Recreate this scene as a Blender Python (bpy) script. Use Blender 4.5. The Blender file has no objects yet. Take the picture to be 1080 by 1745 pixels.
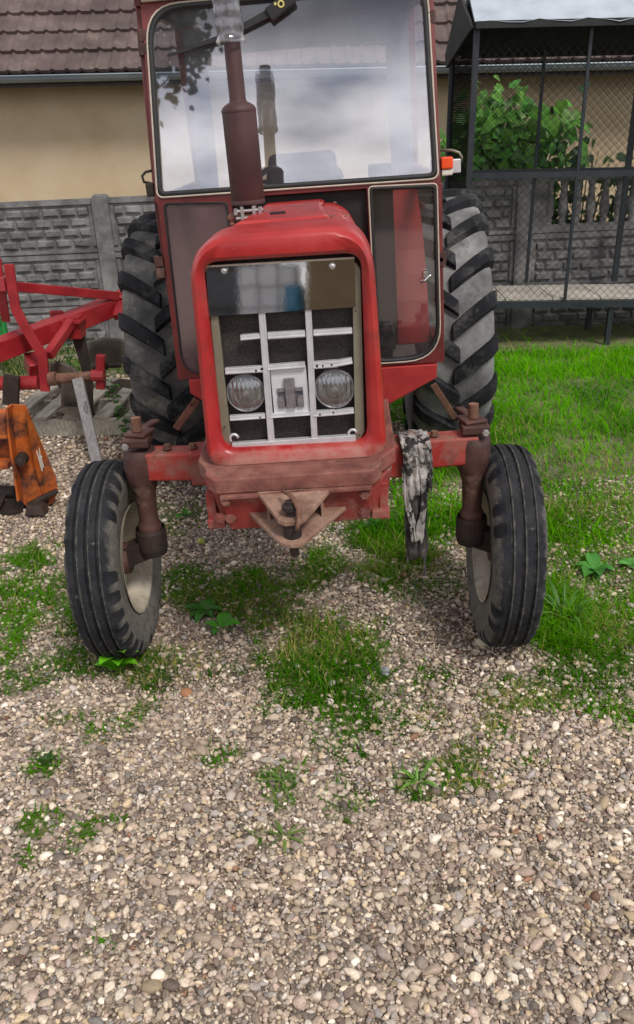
import bpy, math, random
import numpy as np
from mathutils import Vector, Matrix
random.seed(7); rng = np.random.default_rng(7)
C = bpy.context.scene
COL = C.collection
PI = math.pi

# ------------------------------------------------------------------ camera
CAM_F, CAM_X, CAM_D, CAM_H = 1454.9, 0.1184, 2.9236, 1.8777
PITCH, YAW, ROLL = 0.4253, 0.0296, 0.0205
def cam_basis():
    cy, sy = math.cos(YAW), math.sin(YAW); cp, sp = math.cos(PITCH), math.sin(PITCH); cr, sr = math.cos(ROLL), math.sin(ROLL)
    Rz = np.array([[cy, -sy, 0], [sy, cy, 0], [0, 0, 1]]); Rx = np.array([[1, 0, 0], [0, cp, sp], [0, -sp, cp]])
    Ry = np.array([[cr, 0, sr], [0, 1, 0], [-sr, 0, cr]])
    return Rz @ Rx @ Ry
CB = cam_basis()
cam = bpy.data.cameras.new('camera'); cam_o = bpy.data.objects.new('camera', cam); COL.objects.link(cam_o)
m = Matrix.Identity(4)
for i in range(3):
    m[i][0] = CB[i, 0]; m[i][1] = CB[i, 2]; m[i][2] = -CB[i, 1]
m[0][3], m[1][3], m[2][3] = CAM_X, -CAM_D, CAM_H
cam_o.matrix_world = m
cam.sensor_fit = 'VERTICAL'; cam.sensor_height = 24.0; cam.lens = 24.0 * CAM_F / 1745.0
cam.clip_end = 500; cam.clip_start = 0.05
C.camera = cam_o

# ------------------------------------------------------------------ light
SUN_EL, SUN_AZ = math.radians(52), math.radians(150)      # azimuth from +Y clockwise: behind the camera, to the right
w = bpy.data.worlds.new('World'); C.world = w; w.use_nodes = True
nt = w.node_tree; nt.nodes.clear()
out = nt.nodes.new('ShaderNodeOutputWorld'); bg = nt.nodes.new('ShaderNodeBackground')
sky = nt.nodes.new('ShaderNodeTexSky'); sky.sky_type = 'NISHITA'; sky.sun_disc = False
sky.sun_elevation = SUN_EL; sky.sun_rotation = SUN_AZ
tc = nt.nodes.new('ShaderNodeTexCoord'); mp = nt.nodes.new('ShaderNodeMapping'); mp.inputs['Scale'].default_value = (1.6, 1.6, 4.0)
nz = nt.nodes.new('ShaderNodeTexNoise'); nz.inputs['Scale'].default_value = 3.6; nz.inputs['Detail'].default_value = 7
rp = nt.nodes.new('ShaderNodeValToRGB')
rp.color_ramp.elements[0].position = .38; rp.color_ramp.elements[0].color = (4.0, 4.3, 5.0, 1)
rp.color_ramp.elements[1].position = .60; rp.color_ramp.elements[1].color = (13.0, 12.7, 12.4, 1)
sx = nt.nodes.new('ShaderNodeSeparateXYZ'); nt.links.new(tc.outputs['Generated'], sx.inputs[0])      # bright cloud low down, a grey bank above it
er = nt.nodes.new('ShaderNodeValToRGB'); ee = er.color_ramp.elements; ee[0].position = .0; ee[0].color = (.9, .9, .9, 1); ee[1].position = 1; ee[1].color = (1.25, 1.25, 1.25, 1)
for ep, ev in ((.30, 2.3), (.435, 2.2), (.495, .42), (.66, .60)):
    q_ = ee.new(ep); q_.color = (ev, ev, ev * 1.03, 1)
ez = nt.nodes.new('ShaderNodeMath'); ez.operation = 'MULTIPLY_ADD'; ez.inputs[1].default_value = .10
ey = nt.nodes.new('ShaderNodeMath'); ey.operation = 'SUBTRACT'; ey.inputs[1].default_value = .05
nt.links.new(nz.outputs[0], ez.inputs[0]); nt.links.new(sx.outputs[2], ez.inputs[2]); nt.links.new(ez.outputs[0], ey.inputs[0]); nt.links.new(ey.outputs[0], er.inputs[0])
mm = nt.nodes.new('ShaderNodeMixRGB'); mm.blend_type = 'MULTIPLY'; mm.inputs[0].default_value = 1
mx = nt.nodes.new('ShaderNodeMixRGB'); mx.inputs[0].default_value = .85
nt.links.new(tc.outputs['Generated'], mp.inputs[0]); nt.links.new(mp.outputs[0], nz.inputs[0]); nt.links.new(nz.outputs[0], rp.inputs[0])
nt.links.new(sky.outputs[0], mx.inputs[1]); nt.links.new(rp.outputs[0], mm.inputs[1]); nt.links.new(er.outputs[0], mm.inputs[2]); nt.links.new(mm.outputs[0], mx.inputs[2]); nt.links.new(mx.outputs[0], bg.inputs[0])
bg.inputs[1].default_value = .074
nt.links.new(bg.outputs[0], out.inputs[0])
sun = bpy.data.lights.new('sun', 'SUN'); sun.energy = 2.4; sun.angle = math.radians(16); sun.color = (1, .95, .87)
so = bpy.data.objects.new('sun', sun); COL.objects.link(so)
sd = Vector((math.sin(SUN_AZ) * math.cos(SUN_EL), math.cos(SUN_AZ) * math.cos(SUN_EL), math.sin(SUN_EL)))
so.rotation_euler = sd.to_track_quat('Z', 'Y').to_euler()
C.view_settings.view_transform = 'Standard'; C.view_settings.look = 'None'
C.view_settings.exposure = 0.14; C.view_settings.gamma = 1

# ------------------------------------------------------------------ helpers
BODY = 0.0572          # lean of the tractor body
AXLE = 0.0306          # lean of its front axle, and of the gravel there
def ray(px, py):
    d = CB @ np.array([(px - 540) / CAM_F, 1, -(py - 872.5) / CAM_F])
    return np.array([CAM_X, -CAM_D, CAM_H]), d
def tmat(a):
    c, s = math.cos(a), math.sin(a); return np.array([[c, 0, -s], [0, 1, 0], [s, 0, c]])
def at(px, py, y, a=0.0):                      # measured point of the photograph at distance y
    o, d = ray(px, py); T = tmat(a).T; o = T @ o; d = T @ d
    return Vector(o + d * ((y - o[1]) / d[1]))
def slope(y): return .0306 + .0262 * np.exp(-((y - 2.1) / 1.0) ** 2)
def gz(x, y):
    x = np.asarray(x, float); y = np.asarray(y, float)
    xe = np.where(np.abs(x) < 1, x, np.sign(x) * (1 + (np.abs(x) - 1) * .6)); xe = np.clip(xe, -3.2, 3.2)
    return slope(y) * xe
def ground_at(px, py):
    o, d = ray(px, py); z = 0.0
    for _ in range(6):
        t = (z - o[2]) / d[2]; p = o + d * t; z = float(gz(p[0], p[1]))
    return np.array([p[0], p[1], z])
def _h(ix, iy, s):
    v = np.sin(ix * 127.1 + iy * 311.7 + s * 74.7) * 43758.5453
    return v - np.floor(v)
def vnoise(x, y, s=0):
    ix, iy = np.floor(x), np.floor(y); fx, fy = x - ix, y - iy
    fx = fx * fx * (3 - 2 * fx); fy = fy * fy * (3 - 2 * fy)
    a, b, c, d = _h(ix, iy, s), _h(ix + 1, iy, s), _h(ix, iy + 1, s), _h(ix + 1, iy + 1, s)
    return (a * (1 - fx) + b * fx) * (1 - fy) + (c * (1 - fx) + d * fx) * fy
def sstep(a, b, x):
    t = np.clip((x - a) / (b - a), 0, 1); return t * t * (3 - 2 * t)

class MB:
    def __init__(s): s.v = []; s.f = []; s.a = []
    def add(s, vs, fs, val=0.0):
        o = len(s.v); s.v += [tuple(p) for p in vs]; s.f += [tuple(i + o for i in f) for f in fs]
        s.a += list(val) if hasattr(val, '__len__') else [val] * len(vs)
        return s
    def box(s, c, d, R=None, taper=1.0):
        x, y, z = d[0] / 2, d[1] / 2, d[2] / 2; t = taper
        vs = [Vector(p) for p in [(-x, -y, -z), (x, -y, -z), (x, y, -z), (-x, y, -z), (-x * t, -y * t, z), (x * t, -y * t, z), (x * t, y * t, z), (-x * t, y * t, z)]]
        if R is not None: vs = [R @ p for p in vs]
        c = Vector(c)
        return s.add([c + p for p in vs], [(0, 3, 2, 1), (4, 5, 6, 7), (0, 1, 5, 4), (1, 2, 6, 5), (2, 3, 7, 6), (3, 0, 4, 7)])
    def beam(s, p0, p1, wd, ht, up=(0, 0, 1), w1=None, h1=None):
        p0, p1 = Vector(p0), Vector(p1); d = (p1 - p0).normalized(); u = Vector(up)
        r = d.cross(u)
        if r.length < 1e-4: r = d.cross(Vector((0, 1, 0)))
        r.normalize(); u = r.cross(d).normalized()
        w1 = wd if w1 is None else w1; h1 = ht if h1 is None else h1
        vs = []
        for p, a, b in ((p0, wd, ht), (p1, w1, h1)):
            vs += [p - r * a / 2 - u * b / 2, p + r * a / 2 - u * b / 2, p + r * a / 2 + u * b / 2, p - r * a / 2 + u * b / 2]
        return s.add(vs, [(3, 2, 1, 0), (4, 5, 6, 7), (0, 1, 5, 4), (1, 2, 6, 5), (2, 3, 7, 6), (3, 0, 4, 7)])
    def tube(s, path, r, n=10, closed=False, cap=True):
        P = [Vector(p) for p in path]; L = len(P); rs = r if hasattr(r, '__len__') else [r] * L
        vs = []; ref = None
        for i, p in enumerate(P):
            d = ((P[(i + 1) % L] if (closed or i < L - 1) else p) - (P[i - 1] if (closed or i > 0) else p))
            if d.length < 1e-9: d = Vector((0, 0, 1))
            d.normalize()
            if ref is None:
                ref = Vector((0, 0, 1)) if abs(d.z) < .9 else Vector((0, 1, 0))
            a = (ref - d * ref.dot(d)).normalized(); b = d.cross(a); ref = a
            for k in range(n):
                t = 2 * PI * k / n; vs.append(p + (a * math.cos(t) + b * math.sin(t)) * rs[i])
        fs = []
        for i in range(L if closed else L - 1):
            j = (i + 1) % L
            for k in range(n): fs.append((i * n + k, i * n + (k + 1) % n, j * n + (k + 1) % n, j * n + k))
        if cap and not closed: fs += [tuple(range(n - 1, -1, -1)), tuple((L - 1) * n + k for k in range(n))]
        return s.add(vs, fs)
    def lathe(s, prof, n=48, axis='x', c=(0, 0, 0), closed=False, mod=None, dirt=None):
        c = Vector(c); vs = []; va = []; m_ = len(prof)
        for k in range(n):
            t = 2 * PI * k / n
            for q, (u, r) in enumerate(prof):
                if mod: r = r + mod(q, k, u)
                a, b = r * math.cos(t), r * math.sin(t)
                vs.append(c + Vector({'x': (u, a, b), 'y': (a, u, -b), 'z': (a, b, u)}[axis])); va.append(dirt[q] if dirt else 0.)
        fs = []
        for k in range(n):
            j = (k + 1) % n
            for q in range(m_ if closed else m_ - 1):
                q2 = (q + 1) % m_
                fs.append((k * m_ + q, j * m_ + q, j * m_ + q2, k * m_ + q2))
        return s.add(vs, fs, va)
    def prism(s, poly, fn, d0, d1):            # poly of 2-D points, fn(u, v, depth) -> point
        n = len(poly)
        vs = [fn(u, v, d0) for u, v in poly] + [fn(u, v, d1) for u, v in poly]
        fs = [tuple(range(n)), tuple(range(2 * n - 1, n - 1, -1))]
        fs += [(i, i + n, (i + 1) % n + n, (i + 1) % n) for i in range(n)]
        return s.add(vs, fs)
    def ringpanel(s, A, B, fn, d0, d1):        # flat frame between two loops with the same count
        n = len(A); vs = []
        for d in (d0, d1): vs += [fn(u, v, d) for u, v in A] + [fn(u, v, d) for u, v in B]
        fs = []
        for i in range(n):
            j = (i + 1) % n
            fs += [(i, j, n + j, n + i), (2 * n + i, 3 * n + i, 3 * n + j, 2 * n + j), (i, 2 * n + i, 2 * n + j, j), (n + i, n + j, 3 * n + j, 3 * n + i)]
        return s.add(vs, fs)
    def loft(s, rings, closed=True, caps=False):
        n = len(rings[0]); vs = [p for r in rings for p in r]; fs = []
        for i in range(len(rings) - 1):
            for k in range(n if closed else n - 1):
                k2 = (k + 1) % n; fs.append((i * n + k, i * n + k2, (i + 1) * n + k2, (i + 1) * n + k))
        if caps: fs += [tuple(range(n - 1, -1, -1)), tuple((len(rings) - 1) * n + k for k in range(n))]
        return s.add(vs, fs)
    def build(s, name, mat, parent=None, bevel=0, smooth=False, seg=2, fixn=True):
        me = bpy.data.meshes.new(name); me.from_pydata([tuple(p) for p in s.v], [], s.f)
        if any(s.a):
            at_ = me.attributes.new('dirt', 'FLOAT', 'POINT'); at_.data.foreach_set('value', s.a)
        me.update()
        if fixn:
            import bmesh
            b = bmesh.new(); b.from_mesh(me); bmesh.ops.recalc_face_normals(b, faces=b.faces); b.to_mesh(me); b.free()
        if mat: me.materials.append(mat)
        o = bpy.data.objects.new(name, me); COL.objects.link(o)
        if parent: o.parent = parent
        if smooth:
            me.polygons.foreach_set('use_smooth', [True] * len(me.polygons))
        if bevel:
            md = o.modifiers.new('bevel', 'BEVEL'); md.width = bevel; md.segments = seg; md.limit_method = 'ANGLE'; md.angle_limit = .6
            md.harden_normals = False
        return o
def smooth_by_angle(o, ang=.7):
    me = o.data; me.polygons.foreach_set('use_smooth', [True] * len(me.polygons))
    try: me.set_sharp_from_angle(angle=ang)
    except Exception: pass
    return o
def empty(name, loc=(0, 0, 0), parent=None, rot=(0, 0, 0)):
    o = bpy.data.objects.new(name, None); COL.objects.link(o); o.location = loc; o.rotation_euler = rot; o.empty_display_size = .1
    if parent: o.parent = parent
    return o
def tag(o, label=None, cat=None, group=None, kind=None):
    if label: o['label'] = label
    if cat: o['category'] = cat
    if group: o['group'] = group
    if kind: o['kind'] = kind
    return o
def rrect(x0, x1, z0, z1, r, k=6):              # rounded rectangle, r = radii (bl, br, tr, tl)
    if not hasattr(r, '__len__'): r = [r] * 4
    pts = []
    for (cx, cz, a0, q) in ((x0 + r[0], z0 + r[0], PI, r[0]), (x1 - r[1], z0 + r[1], 1.5 * PI, r[1]), (x1 - r[2], z1 - r[2], 0, r[2]), (x0 + r[3], z1 - r[3], .5 * PI, r[3])):
        for i in range(k + 1):
            t = a0 + .5 * PI * i / k; pts.append((cx + q * math.cos(t), cz + q * math.sin(t)))
    return pts
def rquad(P, R, k=6):                           # rounded quadrilateral, corners in order bl, br, tr, tl
    pts = []; n = len(P)
    for i in range(n):
        p = Vector(P[i]); a = (Vector(P[i - 1]) - p).normalized(); b = (Vector(P[(i + 1) % n]) - p).normalized()
        r = R[i] if hasattr(R, '__len__') else R
        p0, p1 = p + a * r, p + b * r
        for j in range(k + 1):
            t = j / k; q = p0 * (1 - t) ** 2 + p * 2 * t * (1 - t) + p1 * t * t; pts.append((q.x, q.y))
    return pts

# ------------------------------------------------------------------ materials
def lin(c): return tuple(((v / 255) / 12.92 if v / 255 <= .04045 else ((v / 255 + .055) / 1.055) ** 2.4) for v in c)
def mat(name, cols, scale=8, rough=.6, metal=0., bump=0., bscale=60, detail=6, spec=.5, patch=None, coords='Object', stretch=None, rvar=.0, attr=None, distort=0.):
    """cols: list of linear colours spread over a noise ramp; patch: (colour, noise scale, low, high, rough); attr: (vertex attribute, colour)"""
    M = bpy.data.materials.new(name); M.use_nodes = True; t = M.node_tree; N = t.nodes; L = t.links
    b = N['Principled BSDF']; b.inputs['Roughness'].default_value = rough; b.inputs['Metallic'].default_value = metal
    b.inputs['Specular IOR Level'].default_value = spec
    tc = N.new('ShaderNodeTexCoord'); src = tc.outputs[coords]
    if stretch:
        mp = N.new('ShaderNodeMapping'); mp.inputs['Scale'].default_value = stretch; L.new(src, mp.inputs[0]); src = mp.outputs[0]
    n = N.new('ShaderNodeTexNoise'); n.inputs['Scale'].default_value = scale; n.inputs['Detail'].default_value = detail; n.inputs['Roughness'].default_value = .62
    n.inputs['Distortion'].default_value = distort
    L.new(src, n.inputs['Vector'])
    r = N.new('ShaderNodeValToRGB'); e = r.color_ramp.elements
    k = len(cols); 
    for i, c in enumerate(cols):
        pos = .3 + .4 * i / max(1, k - 1)
        if i == 0: e[0].position = pos; e[0].color = (*c, 1)
        elif i == k - 1: e[-1].position = pos; e[-1].color = (*c, 1)
        else:
            q = e.new(pos); q.color = (*c, 1)
    if k == 1: e[1].color = (*cols[0], 1)
    L.new(n.outputs[0], r.inputs[0]); col = r.outputs[0]; rg = None
    if rvar:
        mr = N.new('ShaderNodeMapRange'); mr.inputs[1].default_value = .3; mr.inputs[2].default_value = .7
        mr.inputs[3].default_value = rough - rvar; mr.inputs[4].default_value = rough + rvar
        L.new(n.outputs[0], mr.inputs[0]); rg = mr.outputs[0]
    for pt in (patch or []):
        pc, ps, lo, hi, pr = pt
        n2 = N.new('ShaderNodeTexNoise'); n2.inputs['Scale'].default_value = ps; n2.inputs['Detail'].default_value = 8; n2.inputs['Roughness'].default_value = .7
        ad = N.new('ShaderNodeVectorMath'); ad.operation = 'ADD'; ad.inputs[1].default_value = (ps * 1.7, 3.1, ps)
        L.new(src, ad.inputs[0]); L.new(ad.outputs[0], n2.inputs['Vector'])
        m1 = N.new('ShaderNodeMapRange'); m1.inputs[1].default_value = lo; m1.inputs[2].default_value = hi; L.new(n2.outputs[0], m1.inputs[0])
        x = N.new('ShaderNodeMixRGB'); x.inputs[2].default_value = (*pc, 1); L.new(m1.outputs[0], x.inputs[0]); L.new(col, x.inputs[1]); col = x.outputs[0]
        y = N.new('ShaderNodeMix'); y.inputs[2].default_value = rough; y.inputs[3].default_value = pr; L.new(m1.outputs[0], y.inputs[0])
        if rg: L.new(rg, y.inputs[2])
        rg = y.outputs[0]
    if attr:
        for an, ac, ps in attr:
            a = N.new('ShaderNodeAttribute'); a.attribute_name = an
            n3 = N.new('ShaderNodeTexNoise'); n3.inputs['Scale'].default_value = ps; n3.inputs['Detail'].default_value = 8; n3.inputs['Roughness'].default_value = .75
            L.new(src, n3.inputs['Vector'])
            s1 = N.new('ShaderNodeMath'); s1.operation = 'ADD'; L.new(a.outputs['Fac'], s1.inputs[0]); L.new(n3.outputs[0], s1.inputs[1])
            m1 = N.new('ShaderNodeMapRange'); m1.inputs[1].default_value = .72; m1.inputs[2].default_value = 1.25; L.new(s1.outputs[0], m1.inputs[0])
            x = N.new('ShaderNodeMixRGB'); x.inputs[2].default_value = (*ac, 1); L.new(m1.outputs[0], x.inputs[0]); L.new(col, x.inputs[1]); col = x.outputs[0]
    L.new(col, b.inputs['Base Color'])
    if rg: L.new(rg, b.inputs['Roughness'])
    if bump:
        n4 = N.new('ShaderNodeTexNoise'); n4.inputs['Scale'].default_value = bscale; n4.inputs['Detail'].default_value = 6; n4.inputs['Roughness'].default_value = .65
        L.new(src, n4.inputs['Vector'])
        bm = N.new('ShaderNodeBump'); bm.inputs['Strength'].default_value = bump; bm.inputs['Distance'].default_value = .01
        L.new(n4.outputs[0], bm.inputs['Height']); L.new(bm.outputs[0], b.inputs['Normal'])
    return M
def attr_mat(name, attr, rough=.7, trans=0., spec=.3, bump=0., bscale=200):
    M = bpy.data.materials.new(name); M.use_nodes = True; N = M.node_tree.nodes; L = M.node_tree.links; b = N['Principled BSDF']
    a = N.new('ShaderNodeAttribute'); a.attribute_name = attr; b.inputs['Roughness'].default_value = rough; b.inputs['Specular IOR Level'].default_value = spec
    col = a.outputs['Color']
    if bump:
        tc = N.new('ShaderNodeTexCoord'); n = N.new('ShaderNodeTexNoise'); n.inputs['Scale'].default_value = bscale; n.inputs['Detail'].default_value = 4
        L.new(tc.outputs['Object'], n.inputs[0])
        mr = N.new('ShaderNodeMapRange'); mr.inputs[1].default_value = .3; mr.inputs[2].default_value = .7; mr.inputs[3].default_value = .78; mr.inputs[4].default_value = 1.15
        L.new(n.outputs[0], mr.inputs[0])
        x = N.new('ShaderNodeVectorMath'); x.operation = 'SCALE'; L.new(col, x.inputs[0]); L.new(mr.outputs[0], x.inputs['Scale']); col = x.outputs[0]
        bm = N.new('ShaderNodeBump'); bm.inputs['Strength'].default_value = bump; bm.inputs['Distance'].default_value = .004
        L.new(n.outputs[0], bm.inputs['Height']); L.new(bm.outputs[0], b.inputs['Normal'])
    L.new(col, b.inputs['Base Color'])
    if trans:
        tl = N.new('ShaderNodeBsdfTranslucent'); L.new(a.outputs['Color'], tl.inputs[0]); ms = N.new('ShaderNodeMixShader'); ms.inputs[0].default_value = trans
        L.new(b.outputs[0], ms.inputs[1]); L.new(tl.outputs[0], ms.inputs[2]); L.new(ms.outputs[0], N['Material Output'].inputs[0])
    return M
def glass_mat(name, tint, refl, dust, dustcol, rough=.02, dscale=5):
    M = bpy.data.materials.new(name); M.use_nodes = True; N = M.node_tree.nodes; L = M.node_tree.links
    N.remove(N['Principled BSDF'])
    tr = N.new('ShaderNodeBsdfTransparent'); tr.inputs[0].default_value = (*tint, 1)
    gl = N.new('ShaderNodeBsdfGlossy'); gl.inputs['Roughness'].default_value = rough; gl.inputs[0].default_value = (.97, .97, 1, 1)
    fr = N.new('ShaderNodeFresnel'); fr.inputs[0].default_value = 1.52
    ad = N.new('ShaderNodeMath'); ad.operation = 'MULTIPLY_ADD'; ad.inputs[1].default_value = 1.2; ad.inputs[2].default_value = refl; ad.use_clamp = True
    L.new(fr.outputs[0], ad.inputs[0])
    m1 = N.new('ShaderNodeMixShader'); L.new(ad.outputs[0], m1.inputs[0]); L.new(tr.outputs[0], m1.inputs[1]); L.new(gl.outputs[0], m1.inputs[2])
    df = N.new('ShaderNodeBsdfDiffuse'); df.inputs[0].default_value = (*dustcol, 1)
    tc = N.new('ShaderNodeTexCoord'); n = N.new('ShaderNodeTexNoise'); n.inputs['Scale'].default_value = dscale; n.inputs['Detail'].default_value = 7
    mp = N.new('ShaderNodeMapping'); mp.inputs['Scale'].default_value = (1.6, 1, .35); L.new(tc.outputs['Object'], mp.inputs[0]); L.new(mp.outputs[0], n.inputs[0])
    mr = N.new('ShaderNodeMapRange'); mr.inputs[1].default_value = .3; mr.inputs[2].default_value = .75; mr.inputs[3].default_value = dust * .35; mr.inputs[4].default_value = dust * 1.7
    L.new(n.outputs[0], mr.inputs[0])
    m2 = N.new('ShaderNodeMixShader'); L.new(mr.outputs[0], m2.inputs[0]); L.new(m1.outputs[0], m2.inputs[1]); L.new(df.outputs[0], m2.inputs[2])
    L.new(m2.outputs[0], N['Material Output'].inputs[0])
    return M
RUST = (.17, .075, .045); DUSTC = (.33, .27, .22)
M = {}
M['red'] = mat('hood red paint', [(.27, .012, .014), (.38, .020, .020), (.43, .036, .032)], 5, .36, bump=.05, bscale=40, rvar=.08,
               patch=[((.32, .12, .10), 9, .62, .74, .7), ((.55, .43, .39), 60, .685, .715, .7), ((.07, .035, .03), 48, .69, .715, .8), ((.16, .03, .025), 3.2, .56, .72, .45)], attr=[('dirt', (.34, .20, .16), 20)])
M['redlow'] = mat('worn dusty red paint', [(.20, .016, .013), (.34, .024, .019), (.38, .055, .042)], 7, .5, bump=.15, bscale=45,
               patch=[((.25, .12, .092), 6, .48, .66, .85), ((.12, .05, .036), 15, .58, .70, .9)])
M['casting'] = mat('dusty oxide red casting', [(.095, .030, .024), (.205, .075, .058), (.30, .145, .108)], 9, .85, bump=.3, bscale=70,
               patch=[((.24, .040, .032), 4, .50, .66, .6), ((.06, .034, .025), 14, .56, .70, .95), ((.40, .29, .23), 26, .64, .72, .95)])
M['frontred'] = mat('faded red carrier plate', [(.12, .017, .014), (.25, .027, .022), (.28, .055, .042)], 6, .55, bump=.2, bscale=60,
               patch=[((.26, .13, .10), 8, .50, .66, .9), ((.08, .03, .024), 14, .6, .7, .9)])
M['cabred'] = mat('dark maroon cab paint', [(.085, .014, .014), (.15, .022, .021), (.20, .045, .038)], 6, .45, bump=.08, bscale=50,
               patch=[((.25, .12, .09), 20, .62, .72, .8)])
M['fender'] = mat('red fender paint', [(.30, .018, .018), (.40, .03, .028), (.44, .05, .045)], 4, .5, patch=[((.42, .3, .28), 40, .69, .74, .8)])
M['hitch'] = mat('tan rusted hitch plate', [(.13, .07, .05), (.27, .155, .11), (.38, .25, .19)], 11, .8, bump=.35, bscale=60, patch=[((.42, .33, .28), 16, .58, .72, .9), ((.20, .05, .04), 5, .56, .7, .7)])
M['rust'] = mat('rusty steel', [(.09, .045, .03), (.17, .08, .052), (.27, .15, .10)], 14, .85, bump=.4, bscale=90)
M['darkrust'] = mat('greasy dark steel', [(.010, .007, .006), (.026, .015, .012), (.055, .030, .022)], 10, .7, bump=.3, bscale=60)
M['spindle'] = mat('maroon spindle housing', [(.026, .012, .010), (.066, .026, .021), (.125, .058, .045)], 9, .7, bump=.2, bscale=60, patch=[((.22, .15, .115), 9, .58, .72, .9)])
M['exhaust'] = mat('brown primed exhaust', [(.036, .014, .015), (.058, .022, .022), (.09, .040, .036)], 5, .62, bump=.08, bscale=80)
M['black'] = mat('black rubber seal', [(.010, .010, .011), (.018, .018, .02)], 10, .6)
M['liner'] = mat('grey cab lining', [(.09, .09, .10), (.15, .148, .155)], 3, .8, stretch=(5, 1, .4))
M['dark'] = mat('dark interior', [(.012, .009, .009), (.022, .016, .016)], 8, .7)
M['engine'] = mat('oily engine block', [(.010, .008, .008), (.03, .02, .018), (.06, .025, .02)], 9, .65, bump=.3, bscale=40)
M['cream'] = mat('cream bead', [(.42, .36, .29), (.55, .49, .41)], 30, .6)
M['roofcab'] = mat('beige cab roof', [(.38, .34, .25), (.5, .45, .34)], 8, .7)
M['alu'] = mat('grey aluminium trim', [(.50, .50, .52), (.66, .66, .68)], 18, .38, .35, bump=.05, bscale=120, patch=[((.38, .36, .34), 22, .6, .72, .6)])
M['olive'] = mat('olive grey side trim', [(.20, .185, .135), (.265, .245, .185)], 12, .45, .35, patch=[((.45, .43, .38), 60, .72, .77, .6)])
M['mirror'] = mat('polished header plate', [(.62, .62, .64), (.70, .70, .71)], 6, .035, 1., bump=.012, bscale=7, patch=[((.5, .48, .45), 46, .70, .78, .3)])
M['mesh'] = mat('black grille mesh', [(.006, .005, .005), (.06, .048, .042)], 420, .7, detail=0)
M['chrome'] = mat('dull chrome', [(.55, .55, .56), (.68, .68, .69)], 14, .22, 1.)
M['reflector'] = mat('lamp reflector', [(.62, .62, .62), (.78, .78, .77)], 40, .34, 1.)
M['steel'] = mat('zinc bolt', [(.4, .4, .4), (.62, .62, .6)], 30, .35, .8)
M['emblem'] = mat('dull purple grey emblem', [(.16, .145, .155), (.29, .27, .28)], 60, .45, .5)
M['emblemdark'] = mat('emblem recess', [(.035, .035, .05), (.2, .2, .23)], 70, .4, .5)
M['whiteplate'] = mat('pale emblem plate', [(.58, .58, .61), (.68, .68, .71)], 10, .45, .2, stretch=(1, 1, 14))
M['tyre'] = mat('black tyre rubber', [(.009, .010, .013), (.019, .020, .024), (.035, .035, .038)], 12, .8, spec=.25, bump=.45, bscale=55, attr=[('dirt', (.20, .188, .165), 26)], patch=[((.16, .15, .13), 30, .63, .70, .95)])
M['lug'] = mat('lug rubber', [(.008, .008, .010), (.016, .016, .020), (.026, .026, .030)], 9, .85, spec=.2, bump=.3, bscale=60, patch=[((.12, .117, .112), 5, .50, .70, .9), ((.16, .15, .13), 24, .64, .74, .95)])
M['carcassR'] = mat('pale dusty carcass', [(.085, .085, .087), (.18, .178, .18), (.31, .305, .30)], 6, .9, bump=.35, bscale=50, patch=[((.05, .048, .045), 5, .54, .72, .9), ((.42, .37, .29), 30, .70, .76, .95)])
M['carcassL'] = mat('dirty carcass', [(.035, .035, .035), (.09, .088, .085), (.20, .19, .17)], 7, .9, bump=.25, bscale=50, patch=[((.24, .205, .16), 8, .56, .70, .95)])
M['rim'] = mat('dirty cream rim', [(.30, .265, .205), (.42, .375, .295), (.50, .455, .37)], 6, .7, bump=.1, bscale=60, patch=[((.20, .16, .12), 9, .50, .68, .9), ((.12, .085, .06), 20, .62, .72, .95)])
M['amber'] = mat('amber lens', [(.75, .07, .012), (.85, .10, .02)], 20, .25)
M['clearlens'] = mat('clear lamp lens', [(.62, .60, .53), (.75, .73, .66)], 20, .25)
M['bluegrey'] = mat('weathered board', [(.20, .19, .195), (.29, .275, .28), (.37, .35, .35)], 7, .8, bump=.3, bscale=40, stretch=(8, 8, 1))
M['pallet'] = mat('weathered pallet wood', [(.20, .185, .15), (.34, .31, .255), (.46, .42, .35)], 6, .88, bump=.4, bscale=40, stretch=(10, 1, 4), patch=[((.12, .14, .07), 5, .58, .75, .95)])
M['ploughred'] = mat('plough red paint', [(.22, .008, .014), (.32, .014, .020), (.38, .035, .036)], 5, .42, bump=.05, bscale=40, patch=[((.25, .1, .07), 16, .66, .74, .8)])
M['share'] = mat('worn mouldboard steel', [(.10, .085, .07), (.18, .155, .13), (.30, .26, .21)], 5, .45, .6, bump=.1, bscale=30, patch=[((.17, .10, .06), 7, .55, .7, .8)])
M['orange'] = mat('orange tiller paint', [(.34, .065, .010), (.50, .11, .014), (.56, .17, .035)], 5, .55, bump=.15, bscale=30, patch=[((.075, .030, .020), 6, .46, .62, .85), ((.20, .09, .04), 22, .64, .72, .9)])
M['white'] = mat('white sticker', [(.7, .68, .62), (.8, .78, .74)], 20, .6)
M['green'] = mat('green machine paint', [(.01, .17, .03), (.02, .26, .05)], 6, .4)
M['concrete'] = mat('weathered concrete', [(.085, .083, .085), (.165, .16, .16), (.27, .26, .255)], 6, .92, bump=.55, bscale=45, patch=[((.075, .075, .07), 2.4, .55, .75, .95), ((.38, .36, .34), 11, .64, .74, .95)])
M['wall'] = mat('sand render', [(.47, .355, .22), (.54, .42, .275), (.58, .465, .32)], 1.6, .93, bump=.2, bscale=120, detail=9)
M['tile'] = mat('brown concrete roof tile', [(.062, .044, .041), (.118, .084, .077), (.185, .138, .125)], 3.2, .85, bump=.25, bscale=60, patch=[((.09, .06, .06), 1.1, .45, .7, .9), ((.6, .55, .48), 14, .735, .765, .95)])
M['gutter'] = mat('galvanised gutter', [(.17, .21, .24), (.30, .34, .37)], 3, .45, .3, stretch=(.4, 1, 1))
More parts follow.
